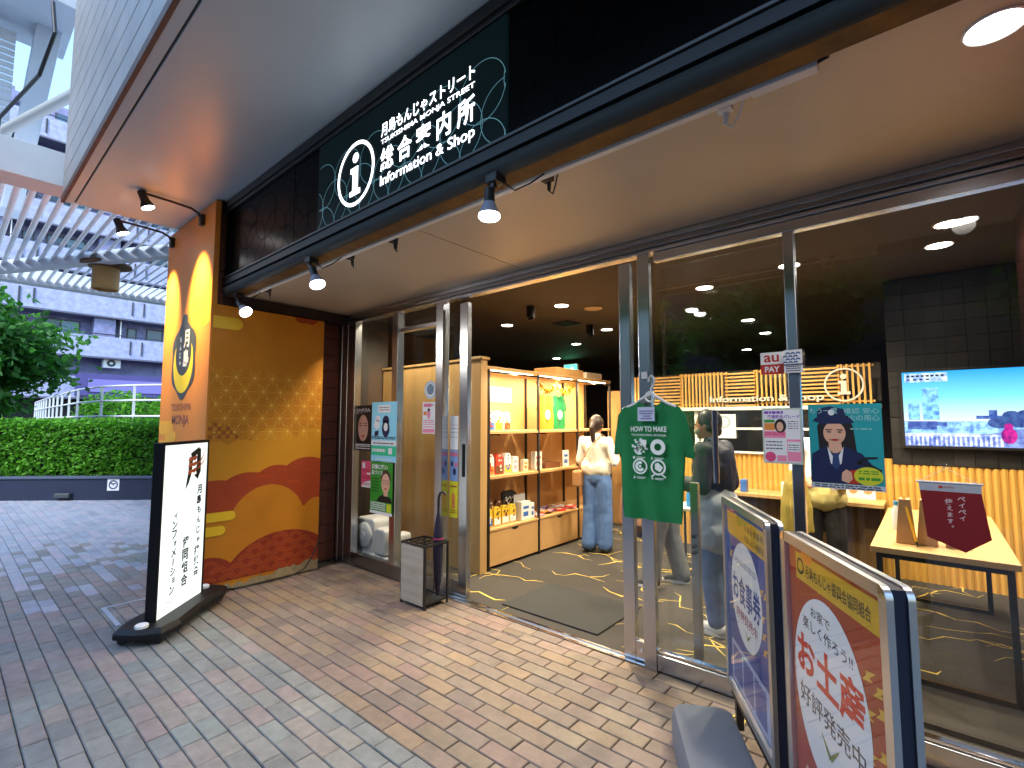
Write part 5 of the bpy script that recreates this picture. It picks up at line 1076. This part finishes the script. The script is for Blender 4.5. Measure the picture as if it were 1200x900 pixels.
# ================================================================== PEOPLE
TMP = bpy.data.scenes.new('workbench')
def capsule(mb, a, b, ra, rb, n=12):
    a, b = Vector(a), Vector(b); ax = b-a; l = ax.length; ax = ax.normalized() if l > 1e-6 else Vector((0,0,1)); prof = []
    for k in range(4): th = rad(90-k*30); prof.append((max(.0005, ra*math.cos(th)), -ra*math.sin(th)))
    for k in range(4): th = rad(k*30); prof.append((max(.0005, rb*math.cos(th)), l+rb*math.sin(th)))
    mb.lathe(a, ax, prof, n)
def chain(mb, pts, rs):
    for i in range(len(pts)-1): capsule(mb, pts[i], pts[i+1], rs[i], rs[i+1])
def fused(name, mb, mt, parent, voxel=.011, smooth=6, wr=0, seed=0):
    me = mesh_of(name, mb, mt); o = bpy.data.objects.new(name, me); TMP.collection.objects.link(o)
    r = o.modifiers.new('r', 'REMESH'); r.mode = 'VOXEL'; r.voxel_size = voxel; r.use_smooth_shade = True
    s = o.modifiers.new('s', 'SMOOTH'); s.iterations = smooth; s.factor = .5
    vl = TMP.view_layers[0]; vl.update(); ev = o.evaluated_get(vl.depsgraph); m2 = bpy.data.meshes.new_from_object(ev); m2.name = name
    o.modifiers.clear(); o.data = m2; bpy.data.meshes.remove(me); TMP.collection.objects.unlink(o); COL.objects.link(o)
    if wr:
        nv = len(m2.vertices); co = [0.0]*nv*3; no = [0.0]*nv*3; m2.vertices.foreach_get('co', co); m2.vertices.foreach_get('normal', no)
        for i in range(0, nv*3, 3):
            x, y, z = co[i:i+3]; k = (noise.noise(Vector((x*14+seed, y*14, z*6)))*.7+noise.noise(Vector((x*30, y*30+seed, z*17)))*.35)*wr
            co[i] += no[i]*k; co[i+1] += no[i+1]*k; co[i+2] += no[i+2]*k
        m2.vertices.foreach_set('co', co); m2.update()
    m2.polygons.foreach_set('use_smooth', [True]*len(m2.polygons))
    if not m2.materials: m2.materials.append(mt)
    o.parent = parent; return o
skin_m = mat('skin', C('#c98f6e'), .5); hair_b = mat('dark_brown_hair', C('#2c1a12'), .45); hair_k = mat('black_hair', (.012, .011, .011), .4)
def person(label, at, rz, H=1.55, sh=None, top=None, top_c=None, legs=None, leg_c=None, shoes=None, arms=None, feet=((.10, 0), (-.10, 0)), hair=hair_b, extras=None, lean=0, wide=1, skirt=None, headturn=0, sole=None, long_top=.0):
    t = bpy.data.objects.new('person', None); COL.objects.link(t); t.location = at; t.rotation_euler = (0, 0, rad(rz)); tag(t, label, 'person'); s = H/1.6
    V3 = lambda x, y, z: Vector((x*s, y*s-lean*max(0, z-.85)*s, z*s))   # front is -Y
    hipL, hipR = V3(.085*wide, 0, .84), V3(-.085*wide, 0, .84); shL, shR = V3(.165*wide, .01, 1.30), V3(-.165*wide, .01, 1.30)
    arms = arms or (((.22, .03, 1.04), (.21, -.02, .82)), ((-.22, .03, 1.04), (-.21, -.02, .82)))
    b = MB()
    chain(b, [V3(0, .0, .86), V3(0, -.005, 1.02), V3(0, .005, 1.22)], [.090*s*wide, .085*s*wide, .098*s*wide])
    chain(b, [V3(-.10*wide, .005, 1.27), V3(.10*wide, .005, 1.265)], [.062*s, .062*s]); chain(b, [V3(0, .01, 1.30), V3(0, -.005, 1.40)], [.05*s, .046*s])
    hc = V3(0, -.02, 1.485); rt = Matrix.Rotation(rad(headturn), 3, 'Z')
    b.ell(hc, .074*s, .09*s, .108*s, 20, 14); chain(b, [hc+rt@Vector((0, -.04, -.055))*s, hc+rt@Vector((0, -.055, -.08))*s], [.045*s, .03*s])
    b.ell(hc+rt@Vector((0, -.092, -.012))*s, .011*s, .016*s, .022*s, 8, 6)
    for sx in (-1, 1): b.ell(hc+rt@Vector((sx*.075, .008, -.005))*s, .010*s, .018*s, .03*s, 8, 6)
    for i, ((e, w), shd) in enumerate(zip(arms, (shL, shR))):
        el, wr_ = V3(*e), V3(*w); chain(b, [shd, el, wr_], [.044*s, .036*s, .026*s]); d = (wr_-el).normalized(); sd_ = d.orthogonal().normalized(); up = d.cross(sd_)
        pm = wr_+d*.045*s; chain(b, [wr_, pm, wr_+d*.075*s], [.026*s, .034*s, .030*s])
        for k, (o_, ln) in enumerate(((-.027, .055), (-.009, .068), (.009, .064), (.025, .05))):
            p0 = wr_+d*.085*s+sd_*o_*s; p1 = p0+d*ln*.55*s+up*.008*s; p2 = p1+d*ln*.35*s+up*.02*s; chain(b, [p0, p1, p2], [.009*s, .0085*s, .0075*s])
        p0 = wr_+d*.03*s-sd_*.03*s; chain(b, [p0, p0+d*.03*s-sd_*.028*s, p0+d*.055*s-sd_*.034*s+up*.01*s], [.011*s, .010*s, .008*s])
    kn = []
    for (fx, fy), hp in zip(feet, (hipL, hipR)):
        k_ = Vector(((fx*.6+hp.x/s*.4)*s, (fy*.5-.02)*s, .45*s)); an = Vector((fx*s, (fy+.02)*s, .075*s)); kn.append((hp, k_, an)); chain(b, [hp, k_, an], [.072*s, .050*s, .034*s]); chain(b, [an+Vector((0, .01, -.02)), an+Vector((0, -.12*s, -.04*s))], [.034*s, .030*s])
    body = fused('body', b, skin_m, t, .010, 4)
    # eyes, brows, mouth
    e = MB()
    for sx in (-1, 1): e.ell(hc+rt@Vector((sx*.030, -.083, .004))*s, .010*s, .006*s, .006*s, 8, 6)
    part('eyes', e, ink, body); e = MB()
    for sx in (-1, 1): e.tube([hc+rt@Vector((sx*.016, -.089, .026))*s, hc+rt@Vector((sx*.046, -.08, .027))*s], .003*s, 5)
    part('brows', e, hair, body); part('mouth', MB().tube([hc+rt@Vector((-.018, -.086, -.052))*s, hc+rt@Vector((0, -.09, -.051))*s, hc+rt@Vector((.018, -.086, -.052))*s], .0035*s, 5), mat('lip', C('#a3523f'), .5), body)
    # hair
    h = MB(); h.ell(hc+rt@Vector((0, .015, .022))*s, .084*s, .096*s, .104*s, 20, 14); chain(h, [hc+rt@Vector((-.06, .03, -.02))*s, hc+rt@Vector((0, .06, -.045))*s, hc+rt@Vector((.06, .03, -.02))*s], [.03*s, .045*s, .03*s])
    if extras and 'ponytail' in extras: chain(h, [hc+Vector((0, .085, .03))*s, hc+Vector((.005, .125, -.03))*s, hc+Vector((.0, .12, -.13))*s, hc+Vector((-.01, .11, -.24))*s, hc+Vector((-.005, .11, -.30))*s], [.03*s, .035*s, .032*s, .022*s, .006*s])
    fused('hair', h, hair, body, .010, 3, .003, 5)
    # trousers or skirt
    g = MB()
    if skirt:
        g.lathe((0, -lean*.0, 0), (0, 0, 1), [(.24*s, .16*s), (.21*s, .45*s), (.165*s, .80*s), (.13*s, .97*s)], 26)
        fused('skirt', g, leg_c, t, .013, 2, .008, 3)
    else:
        chain(g, [V3(-.05*wide, 0, .88), V3(.05*wide, 0, .88)], [.116*s*wide, .116*s*wide]); chain(g, [V3(0, 0, .88), V3(0, 0, .95)], [.125*s*wide, .12*s*wide])
        r1, r2, r3 = legs or (.105, .085, .085)
        for hp, k_, an in kn: chain(g, [hp, k_, an+Vector((0, 0, .02))], [r1*s, r2*s, r3*s])
        fused('trousers', g, leg_c, t, .012, 4, .008, 7)
    for hp, k_, an in kn:
        f = MB(); ch = an+Vector((0, .02*s, 0)); chain(f, [ch+Vector((0, .015, -.025*s)), ch+Vector((0, -.08*s, -.035*s)), ch+Vector((0, -.155*s, -.045*s))], [.046*s, .044*s, .036*s]); sh_ = fused('shoe', f, shoes, t, .009, 2)
        if sole: part('sole', MB().prism(Fr((an.x, an.y, 0), (1, 0, 0), (0, 1, 0)), [(.045*s*math.cos(q), -.055*s+.125*s*math.sin(q)) for q in [2*math.pi*i/20 for i in range(20)]], .004, .030), sole, sh_)
    # upper garment(s)
    for nm, mt_, infl, z0, sl, *fl_ in top:
        g = MB(); zb = z0; fr = fl_[0] if fl_ else 0; chain(g, [V3(0, 0, zb+.1), V3(0, 0, 1.05), V3(0, .0, 1.22)], [(.120+infl+fr)*s*wide, (.112+infl)*s*wide, (.120+infl)*s*wide]); chain(g, [V3(-.10*wide, .005, 1.255), V3(.10*wide, .005, 1.255)], [(.080+infl)*s, (.080+infl)*s])
        chain(g, [V3(-.05*wide, 0, zb+.1), V3(.05*wide, 0, zb+.1)], [(.110+infl+fr)*s*wide]*2); chain(g, [V3(0, .01, 1.30), V3(0, .0, 1.36)], [.072*s, .058*s])
        if z0 < .8: chain(g, [V3(-.055*wide, 0, .90), V3(.055*wide, 0, .90)], [(.126+infl)*s*wide]*2); chain(g, [V3(-.06*wide, -.01, .80), V3(.06*wide, -.01, .80)], [(.128+infl)*s*wide]*2)
        if sl:
            for (e_, w_), shd in zip(arms, (shL, shR)):
                el, wr_ = V3(*e_), V3(*w_); q = wr_ if sl == 2 else (shd*.2+el*.8); chain(g, [shd, el, wr_-(wr_-el)*.08] if sl == 2 else [shd, q], [(.058+infl*.5)*s, (.050+infl*.5)*s, (.040+infl*.5)*s] if sl == 2 else [(.066+infl)*s, (.06+infl)*s])
        fused(nm, g, mt_, t, .012, 4, .009, len(nm))
    if extras and 'shoulder_bag' in extras:
        part('bag_strap', MB().tube([V3(-.13, -.10, 1.30), V3(-.10, .06, 1.38), V3(.02, .19, 1.20), V3(.17, .17, .95)], .007, 6), mat('tan_leather', C('#a5764c'), .5), t, smooth=True); part('bag', MB().box(.13*s, .02*s, .76*s, .23*s, .20*s, .95*s), mat('tan_leather'), t, bevel=.02)
    if extras and 'mask' in extras:
        g = MB().ell(hc+rt@Vector((0, -.052, -.046))*s, .060*s, .042*s, .040*s, 16, 10); part('mask', g, mat('mask_cloth', C('#cfb79a'), .8), t, smooth=True)
    return t
denim = mat('light_denim', C('#5b7db4'), .85, var=.2, vs=14); denim_d = mat('blue_denim', C('#44689c'), .85, var=.25, vs=12)
cream_c = mat('cream_knit', C('#ddd6c6'), .9, var=.06, vs=20); white_c = mat('white_cotton', (.74, .74, .76), .85)
person('shopper in cream vest and loose blue jeans with ponytail facing the shelf', (-2.98, 5.0, .004), 186, 1.56, top=[('sleeves', white_c, -.006, .90, 2), ('vest', cream_c, .018, .88, 0, .012)], legs=(.100, .088, .092), leg_c=denim, shoes=mat('black_shoe', (.014, .013, .012), .5), arms=(((.23, -.02, 1.05), (.16, -.24, 1.06)), ((-.24, .02, 1.05), (-.17, -.22, 1.08))), extras=('ponytail', 'shoulder_bag'), feet=((.09, .03), (-.09, -.03)))
navy_j = mat('navy_jacket', C('#161a33'), .6, var=.15, vs=10); grey_s = mat('grey_blue_shirt', C('#b4bcc8'), .85, var=.1, vs=9)
person('customer in navy jacket over grey shirt and blue jeans behind the glass', (-1.21, 3.72, .004), -98, 1.58, top=[('shirt', grey_s, .012, .60, 0, .045), ('jacket', navy_j, .030, 1.06, 2)], legs=(.095, .078, .062), leg_c=denim_d, shoes=mat('white_sneaker', (.6, .6, .62), .6), sole=white, arms=(((.24, .02, 1.05), (.16, -.22, 1.06)), ((-.24, .0, 1.04), (-.15, -.20, 1.02))), hair=hair_k, extras=('mask',), headturn=10, lean=.06)
person('customer in grey trousers and dark sneakers hidden behind the green T-shirt', (-1.90, 4.42, .004), -70, 1.56, top=[('shirt', mat('charcoal_shirt', (.05, .05, .055), .9), .015, .85, 2)], legs=(.105, .09, .085), leg_c=mat('grey_trousers', (.14, .14, .14), .9, var=.15, vs=10), shoes=mat('dark_sneaker', (.03, .03, .032), .7), sole=white, hair=hair_k, feet=((.12, -.16), (-.10, .10)))
person('customer in long brown skirt and black top beyond the door stile', (-3.02, 6.05, .004), 20, 1.56, top=[('top', mat('black_top', (.014, .014, .015), .85), .012, .92, 1)], leg_c=mat('brown_skirt', C('#8c6a52'), .9), shoes=mat('brown_shoe', C('#2a1a12'), .5), skirt=True, arms=(((.23, -.02, 1.06), (.12, -.26, 1.10)), ((-.23, -.02, 1.06), (-.20, -.26, 1.08))))
person('shop assistant in white sweater and black trousers behind the teal poster', (-.80, 5.42, .004), 8, 1.58, top=[('sweater', white_c, .025, .80, 2), ('undershirt', mat('pale_yellow_cotton', C('#cbbd7a'), .9), .012, .74, 0, .02)], legs=(.10, .085, .08), leg_c=mat('black_trousers', (.010, .010, .011), .9), shoes=mat('black_shoe'), hair=hair_k, arms=(((.22, .0, 1.05), (.14, -.18, .98)), ((-.22, .0, 1.05), (-.14, -.18, .98))))
t = thing('draped_coat', 'mustard coat hanging behind the slim steel mullion', 'coat', (-.93, 4.9, .1)); m = MB(); m.lathe((-.93, 4.9, .55), (0, 0, 1), [(.13, 0), (.12, .2), (.09, .40), (.04, .52)], 18); fused('cloth', m, mat('mustard_cloth', C('#9a8638'), .9), t, .012, 3, .012, 2); t.children[0].location = (.93, -4.9, -.1)
t2 = part('pole', MB().tube([(-.93, 4.9, .004), (-.93, 4.9, 1.12)], .012, 8).lathe((-.93, 4.9, .004), (0, 0, 1), [(.14, 0), (.14, .012), (.02, .02)], 20), blackm, t)

bpy.data.scenes.remove(TMP)
# ================================================================== STREET TO THE LEFT
# ---- louvred arcade roof
lv = thing('louvre_roof', 'white louvred arcade roof reaching past the pier', 'roof', (-8.4, 1.5, 3.7)); lw = mat('white_louvre', (.78, .82, .86), .45, var=.06, vs=4)
part('beam', MB().box(-6.32, -.5, 3.66, -5.99, 4.2, 3.98), lw, lv, bevel=.006)
part('beam', MB().box(-10.75, -.5, 3.64, -10.55, 4.6, 3.90), lw, lv, bevel=.006)
F = Fr((-10.6, .10, 3.60), (2.57, 1.35, 0), (-1.35, 2.57, 0)); part('diagonal_beam', MB().fbox(F, 0, -.06, 0, 4.6, .06, .16), lw, lv, bevel=.006)
for k in range(44):
    y = -.42+k*.106
    part('slat', MB().add([(-10.55, y, 3.70), (-6.32, y, 3.70), (-6.32, y+.055, 3.745), (-10.55, y+.055, 3.745), (-10.55, y+.006, 3.685), (-6.32, y+.006, 3.685), (-6.32, y+.061, 3.73), (-10.55, y+.061, 3.73)], [(0,1,2,3), (7,6,5,4), (0,4,5,1), (3,2,6,7), (0,3,7,4), (1,5,6,2)]), lw, lv)
t = thing('drum_lamp_housing', 'beige drum shaped housing with rusty collar under the louvre roof', 'lamp housing', (-8.5, 1.37, 3.1)); be = mat('beige_paint', C('#c8a060'), .55, var=.1, vs=5)
part('drum', MB().lathe((-8.5, 1.37, 3.60), (0, 0, -1), [(.15, 0), (.15, .30), (.14, .31), (.13, .27)], 28), be, t, smooth=True); part('collar', MB().lathe((-8.5, 1.37, 3.68), (0, 0, -1), [(.20, 0), (.28, .03), (.28, .06), (.16, .09)], 28), mat('rusty_brown_metal', C('#6b4a2e'), .6, var=.35, vs=14), t, smooth=True)
# ---- arcade frame and slab seen high on the left
t = thing('arcade_frame', 'pale steel arcade frame rising left of the canopy', 'frame', (-8, .4, 4)); pale = mat('pale_blue_steel', (.60, .66, .74), .4, var=.06, vs=3)
part('column', MB().add([(-8.0, .315, 3.95), (-8.0, .49, 3.95), (-8.0, .74, 6.5), (-8.0, .50, 6.5), (-8.35, .315, 3.95), (-8.35, .49, 3.95), (-8.35, .74, 6.5), (-8.35, .50, 6.5)], [(0,1,2,3), (7,6,5,4), (0,4,5,1), (3,2,6,7), (0,3,7,4), (1,5,6,2)]), pale, t, bevel=.01)
part('slab', MB().box(-8.6, -1.2, 6.32, -7.4, .80, 6.62), pale, t, bevel=.01)
for k in range(16): part('louvre', MB().box(-8.3, -.9, 4.95+k*.082, -8.27, .34, 5.01+k*.082), lw, t)
part('pipe', MB().tube([(-9.2, .30, 5.0), (-7.6, .30, 4.72), (-6.0, .68, 4.62)], .05, 14), mat('cream_pipe', (.62, .60, .55), .4), t, smooth=True)
part('cable', MB().tube([(-9.0, .26, 4.90), (-7.8, .24, 4.90), (-6.6, .45, 4.95), (-6.35, .52, 5.3), (-6.5, .5, 5.7)], .018, 8), black, t, smooth=True)
# ---- planter, hedge, railing
P0, P1 = Vector((-15.4, -1.05, 0)), Vector((-10.6, 3.45, 0)); dr = (P1-P0).normalized(); nr = Vector((-dr.y, dr.x, 0))
if nr.x > 0: nr = -nr
FPl = Fr(tuple(P0), tuple(dr), (0, 0, 1)); 
if FPl.n.x < 0: FPl = Fr(tuple(P1), tuple(-dr), (0, 0, 1))
Lp = (P1-P0).length
t = thing('planter_wall', 'low dark blue planter wall under the clipped hedge', 'planter', tuple((P0+P1)/2)); dk = mat('dark_blue_stone', C('#20293f'), .5, var=.12, vs=3)
part('wall', MB().fbox(FPl, -1, -.05, -.25, Lp+1.5, .40, 0), dk, t); part('coping', MB().fbox(FPl, -1, .402, -.28, Lp+1.5, .45, .03), mat('grey_coping', C('#4a5468'), .5), t, bevel=.01)
q0 = None
def on_wall(px, py):           # ray from the camera through a photo pixel onto the planter face
    d = _F+_R*((px-600)/572)+_U*((450-py)/572); c = Vector((0,0,1.5)); k = (FPl.o-c).dot(FPl.n)/d.dot(FPl.n); p = c+d*k-FPl.o
    return p.dot(FPl.x), p.z
su, sv = on_wall(133, 568); 
sgt = thing('wall_sign', 'small white square no smoking style sign on the dark planter wall', 'sign', tuple(FPl.p(su, sv, 0))); part('plate', MB().fbox(FPl, su-.11, sv-.11, .001, su+.11, sv+.11, .006), paper, sgt); part('symbol', MB().ring(FPl, su, sv, .062, .085, .007, 24).line(FPl, [(su-.05, sv+.02), (su+.05, sv+.02)], .02, .0075).line(FPl, [(su+.02, sv-.02), (su-.05, sv+.05)], .014, .008), mat('navy_sign_ink', C('#243060'), .5), sgt)
su, sv = on_wall(76, 580); solid('wall_lamp', MB().fbox(FPl, su-.14, sv-.05, .001, su+.14, sv+.04, .09), mat('dark_grey_metal', (.05, .06, .07), .5), 'dark wedge shaped step light on the planter wall', 'lamp', None, False, .02)
def leaves(mb, pts, size, rr, mats=1, droop=.3, asp=.55):
    for p in pts:
        s_ = size*rr.uniform(.6, 1.25); d = Vector((rr.gauss(0, 1), rr.gauss(0, 1), rr.gauss(0, .6)-droop)).normalized(); w = d.orthogonal().normalized(); w = (w*math.cos(rr.uniform(0, 6.28))+d.cross(w)*math.sin(rr.uniform(0, 6.28))).normalized(); p = Vector(p); n = d.cross(w)
        mb.mat(rr.randrange(mats)); mb.add([p, p+d*s_*.45+w*s_*asp*.5+n*s_*.06, p+d*s_, p+d*s_*.45-w*s_*asp*.5+n*s_*.06], [(0, 1, 2, 3)])
def leaf_mat(nm, col):
    m = mat(nm, col, .5, spec=.3); nt = m.node_tree; b = nt.nodes['Principled BSDF']; tr = nt.nodes.new('ShaderNodeBsdfTranslucent'); tr.inputs['Color'].default_value = (col[0]*1.3, col[1]*1.5, col[2]*.8, 1); mx = nt.nodes.new('ShaderNodeMixShader'); mx.inputs['Fac'].default_value = .35
    nt.links.new(b.outputs[0], mx.inputs[1]); nt.links.new(tr.outputs[0], mx.inputs[2]); nt.links.new(mx.outputs[0], nt.nodes['Material Output'].inputs['Surface']); return m
LG = [leaf_mat('hedge_leaf_%d' % i, c) for i, c in enumerate(((.085, .25, .02), (.11, .33, .025), (.06, .18, .018), (.15, .41, .03)))]
TG = [leaf_mat('tree_leaf_%d' % i, c) for i, c in enumerate(((.04, .16, .03), (.06, .21, .035), (.028, .11, .025), (.08, .26, .05)))]
hg = thing('hedge', 'long clipped green hedge growing in the dark planter', 'hedge', tuple((P0+P1)/2+Vector((0,0,.45)))); rr = random.Random(12); pts = []
Hh = 1.05
for i in range(30000):
    u = rr.uniform(-1, Lp+1.5); f = rr.random()
    bump_ = .06*noise.noise(Vector((u*2.1, 0, 3)))+.03*noise.noise(Vector((u*6, 4, 1)))
    if f < .58: v = .42+rr.random()*Hh; d = -.16+rr.uniform(-.10, .09)+.05*noise.noise(Vector((u*3, v*3, 0)))
    else: v = .42+Hh+rr.uniform(-.10, .06)+bump_; d = -rr.uniform(.1, 1.3)
    pts.append(FPl.p(u, v, d))
m = MB(); leaves(m, pts, .085, rr, 4, .2); part('foliage', m, LG, hg, kind='stuff')
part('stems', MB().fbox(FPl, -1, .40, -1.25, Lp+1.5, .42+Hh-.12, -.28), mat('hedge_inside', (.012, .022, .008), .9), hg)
rl = thing('railing', 'white two-rail metal fence curving behind the hedge', 'railing', (-15, 2.5, 1.0)); rp_ = [(-13.2, 4.6), (-14.2, 3.75), (-15.2, 3.15), (-16.4, 2.72), (-18.6, 2.55), (-22.0, 2.62), (-27, 2.75), (-33, 2.98)]; rw = mat('white_rail_paint', (.72, .76, .80), .4)
for z in (2.40, 2.02, 1.62): part('rail', MB().tube([(x, y, z) for x, y in rp_], .026, 8), rw, rl, smooth=True)
acc = 0; prev = Vector((*rp_[0], 0)); posts = [prev.copy()]
for q in rp_[1:]:
    q = Vector((*q, 0)); n_ = max(1, int((q-prev).length/1.15)); posts += [prev.lerp(q, (i+1)/n_) for i in range(n_)]; prev = q
for p in posts: part('post', MB().box(p.x-.025, p.y-.025, .0, p.x+.025, p.y+.025, 2.41), rw, rl)
# ---- shrubs behind the railing
for k, (x, y, z, r) in enumerate(((-20.5, 3.8, 1.0, .9), (-22, 5.6, 1.0, .8))):
    t = thing('shrub', ('rounded green shrub behind the white railing beside the parked entrance', 'rounded green shrub behind the railing next to the pier')[k], 'shrub', (x, y, 0)); rr = random.Random(k+40); pts = []
    for i in range(2200):
        d = Vector((rr.gauss(0, 1), rr.gauss(0, 1), rr.gauss(0, 1))).normalized()*r*rr.uniform(.6, 1.05); pts.append((x+d.x*1.3, y+d.y*1.2, max(.3, z+.6+d.z)))
    m = MB(); leaves(m, pts, .16, rr, 4, .1); part('foliage', m, LG, t, kind='stuff'); part('stem', MB().tube([(x, y, -.08), (x, y, 1.4)], [.06, .02], 8), mat('bark', C('#4a3a2c'), .9, var=.3, vs=10), t)
# ---- trees
def tree(label, x, y, h0, cz, rx, ry, rz, n, leaf, seed, group=None):
    t = thing('street_tree', label, 'tree', (x, y, 0), group); rr = random.Random(seed); bark = mat('bark', C('#4a3a2c'), .9, var=.3, vs=10, bump=.5, bs=30)
    tr = part('trunk', MB().tube([(x, y, -.1), (x+.05, y, h0*.5), (x-.03, y+.04, h0), (x+.1, y, cz)], [.17, .13, .11, .05], 12), bark, t, smooth=True); tips = []
    br = MB()
    for k in range(46):
        d = Vector((rr.gauss(0, 1), rr.gauss(0, 1), rr.gauss(.1, .8))).normalized(); e = Vector((x+d.x*rx*rr.uniform(.45, 1), y+d.y*ry*rr.uniform(.45, 1), cz+d.z*rz*rr.uniform(.4, 1))); s_ = Vector((x, y, h0+(cz-h0)*rr.random())); mid = s_.lerp(e, .5)+Vector((0, 0, .15)); br.tube([s_, mid, e], [.035, .022, .008], 6); tips += [e, s_.lerp(e, .75)]
    part('limbs', br, bark, t, smooth=True); pts = []
    for i in range(n):
        c = tips[rr.randrange(len(tips))]; pts.append(c+Vector((rr.gauss(0, .26), rr.gauss(0, .26), rr.gauss(0, .17))))
    m = MB(); leaves(m, pts, leaf, rr, 4, .5, .62); part('crown', m, TG, t, kind='stuff'); return t
tree('broad leaved green tree standing behind the hedge at the arcade edge', -16.3, .55, 1.9, 3.2, 1.5, 1.35, 1.6, 9000, .20, 3)
tree('dark green tree across the street mirrored in the glass', -3.2, -8.2, 2.0, 4.4, 2.8, 2.2, 1.8, 7000, .24, 8, 'trees across the street'); tree('dark green tree across the street mirrored in the right pane', 3.6, -8.8, 2.0, 4.6, 2.8, 2.2, 1.9, 7000, .24, 9, 'trees across the street')
# ---- buildings
t = thing('apartment_building', 'purple grey tiled apartment block with long balconies behind the trees', 'building', (-45, 7, 0)); wt = mat('mottled_tile_wall', C('#8488b0'), .7, var=.35, vs=2.2, bump=.3, bs=6); wl = mat('balcony_tile', C('#a4aacc'), .65, var=.28, vs=3.0, bump=.3, bs=8); dkf = mat('dark_recess', (.05, .05, .07), .8); wpane = mat('window_pane', C('#3e5a72'), .12, spec=.6); frm = mat('dark_window_frame', (.04, .04, .05), .5); pdk = mat('purple_band', C('#4f4a86'), .6, var=.1, vs=1)
part('wall', MB().box(-56, -22, 0, -46.3, 22, 24), wt, t)
FX = FRx(-45.0); FW = FRx(-46.28)
for k in range(7):
    zb = 3.25+k*2.95
    bb = part('balcony', MB().box(-46.3, -14, zb-.10, -44.95, 16, zb+1.38), wl, t)
    part('ledge', MB().box(-46.28, -14, zb-.22, -44.85, 16, zb-.102), mat('ledge_grey', C('#5f6074'), .6), bb); part('handrail', MB().tube([(-44.97, -14, zb+1.55), (-44.97, 16, zb+1.55)], .04, 6), frm, bb)
    for y in (-6, 0, 6, 12): [part('drain_pipe', MB().tube([(-44.92, y+q, zb+.2), (-44.92, y+q, zb+1.2)], .05, 6), frm, bb) for q in (2.9, 3.6)]
    if zb > 4: 
        for y in (-10, -4, 2, 8):
            part('partition', MB().box(-46.29, y-1.2, zb+1.40, -45.1, y+.0, zb+2.72), wt, t)
            w = part('window', MB().box(-46.31, y+.9, zb+1.45, -46.25, y+1.5, zb+2.35), frm, t); part('pane', MB().rect(FW, y+.98, zb+1.5, y+1.42, zb+2.3, .05), wpane, w)
            w = part('window', MB().box(-46.31, y+2.1, zb+1.40, -46.24, y+4.2, zb+2.45), frm, t)
            for a in (y+2.18, y+3.2): part('pane', MB().rect(FW, a, zb+1.42, a+.92, zb+2.38, .06), wpane if a < y+3 else mat('curtained_pane', C('#6f93a8'), .2), w)
            part('divider', MB().box(-46.2, y+.30, zb+1.4, -45.2, y+.36, zb+2.72), white, t)
a = part('air_conditioner', MB().box(-45.9, 7.45, 5.35, -45.2, 8.45, 6.05), white, t, bevel=.03); part('fan', MB().ring(FRx(-45.19), 7.9, 5.7, .10, .26, .0, 24), frm, a)
part('ground_floor_band', MB().box(-45.6, 5.95, 3.28, -44.7, 17, 4.85), pdk, t); part('band_sign', MB().box(-44.69, 6.6, 3.55, -44.65, 17, 4.45), mat('lilac_panel', C('#7f78bc'), .5), t)
part('shop_opening', MB().box(-46.29, 2.5, .1, -46.2, 14, 3.0), mat('dark_opening', (.012, .012, .018), .6), t)
for k, (y, c) in enumerate(((8.2, '#a8482c'), (9.0, '#c8963c'), (9.6, '#8a4a3c'), (10.3, '#b87a4c'))): part('goods', MB().box(-46.18, y, .9, -45.9, y+.5, 1.7), Mx(c, 'goods_%d' % k), t)
t = thing('street_building', 'grey block across the street mirrored in the shop glass', 'building', (0, -13, 0)); part('wall', MB().box(3.2, -24, 0, 30, -13, 26), mat('grey_concrete', C('#45474d'), .8, var=.2, vs=1), t)
FZ = Fr((0, -13, 0), (-1, 0, 0), (0, 0, 1))
for r_ in range(4):
    for c_ in range(5):
        w = part('window', MB().fbox(FZ, -24+c_*4, 1.2+r_*3.4, 0, -21.8+c_*4, 3.0+r_*3.4, .06), frm, t); part('pane', MB().rect(FZ, -23.9+c_*4, 1.3+r_*3.4, -21.9+c_*4, 2.9+r_*3.4, .065), wpane, w)
t = thing('low_building', 'low dark shop row across the street mirrored left in the glass', 'building', (-14, -17, 0)); part('wall', MB().box(-34, -26, 0, 3.1, -17, 9), mat('dark_concrete', C('#3d3f45'), .8, var=.2, vs=1), t)
FZ = Fr((0, -17, 0), (-1, 0, 0), (0, 0, 1))
for r_ in range(2):
    for c_ in range(7):
        w = part('window', MB().fbox(FZ, 2+c_*4, 1.2+r_*3.6, 0, 4.4+c_*4, 3.2+r_*3.6, .06), frm, t); part('pane', MB().rect(FZ, 2.1+c_*4, 1.3+r_*3.6, 4.3+c_*4, 3.1+r_*3.6, .065), wpane, w)
tree('dark green tree across the street mirrored beside the door stile', -7.6, -9.4, 2.0, 4.2, 2.6, 2.0, 1.7, 6000, .24, 15, 'trees across the street')
# clean up helper data
for o in list(bpy.data.objects):
    if '_at' in o: del o['_at']
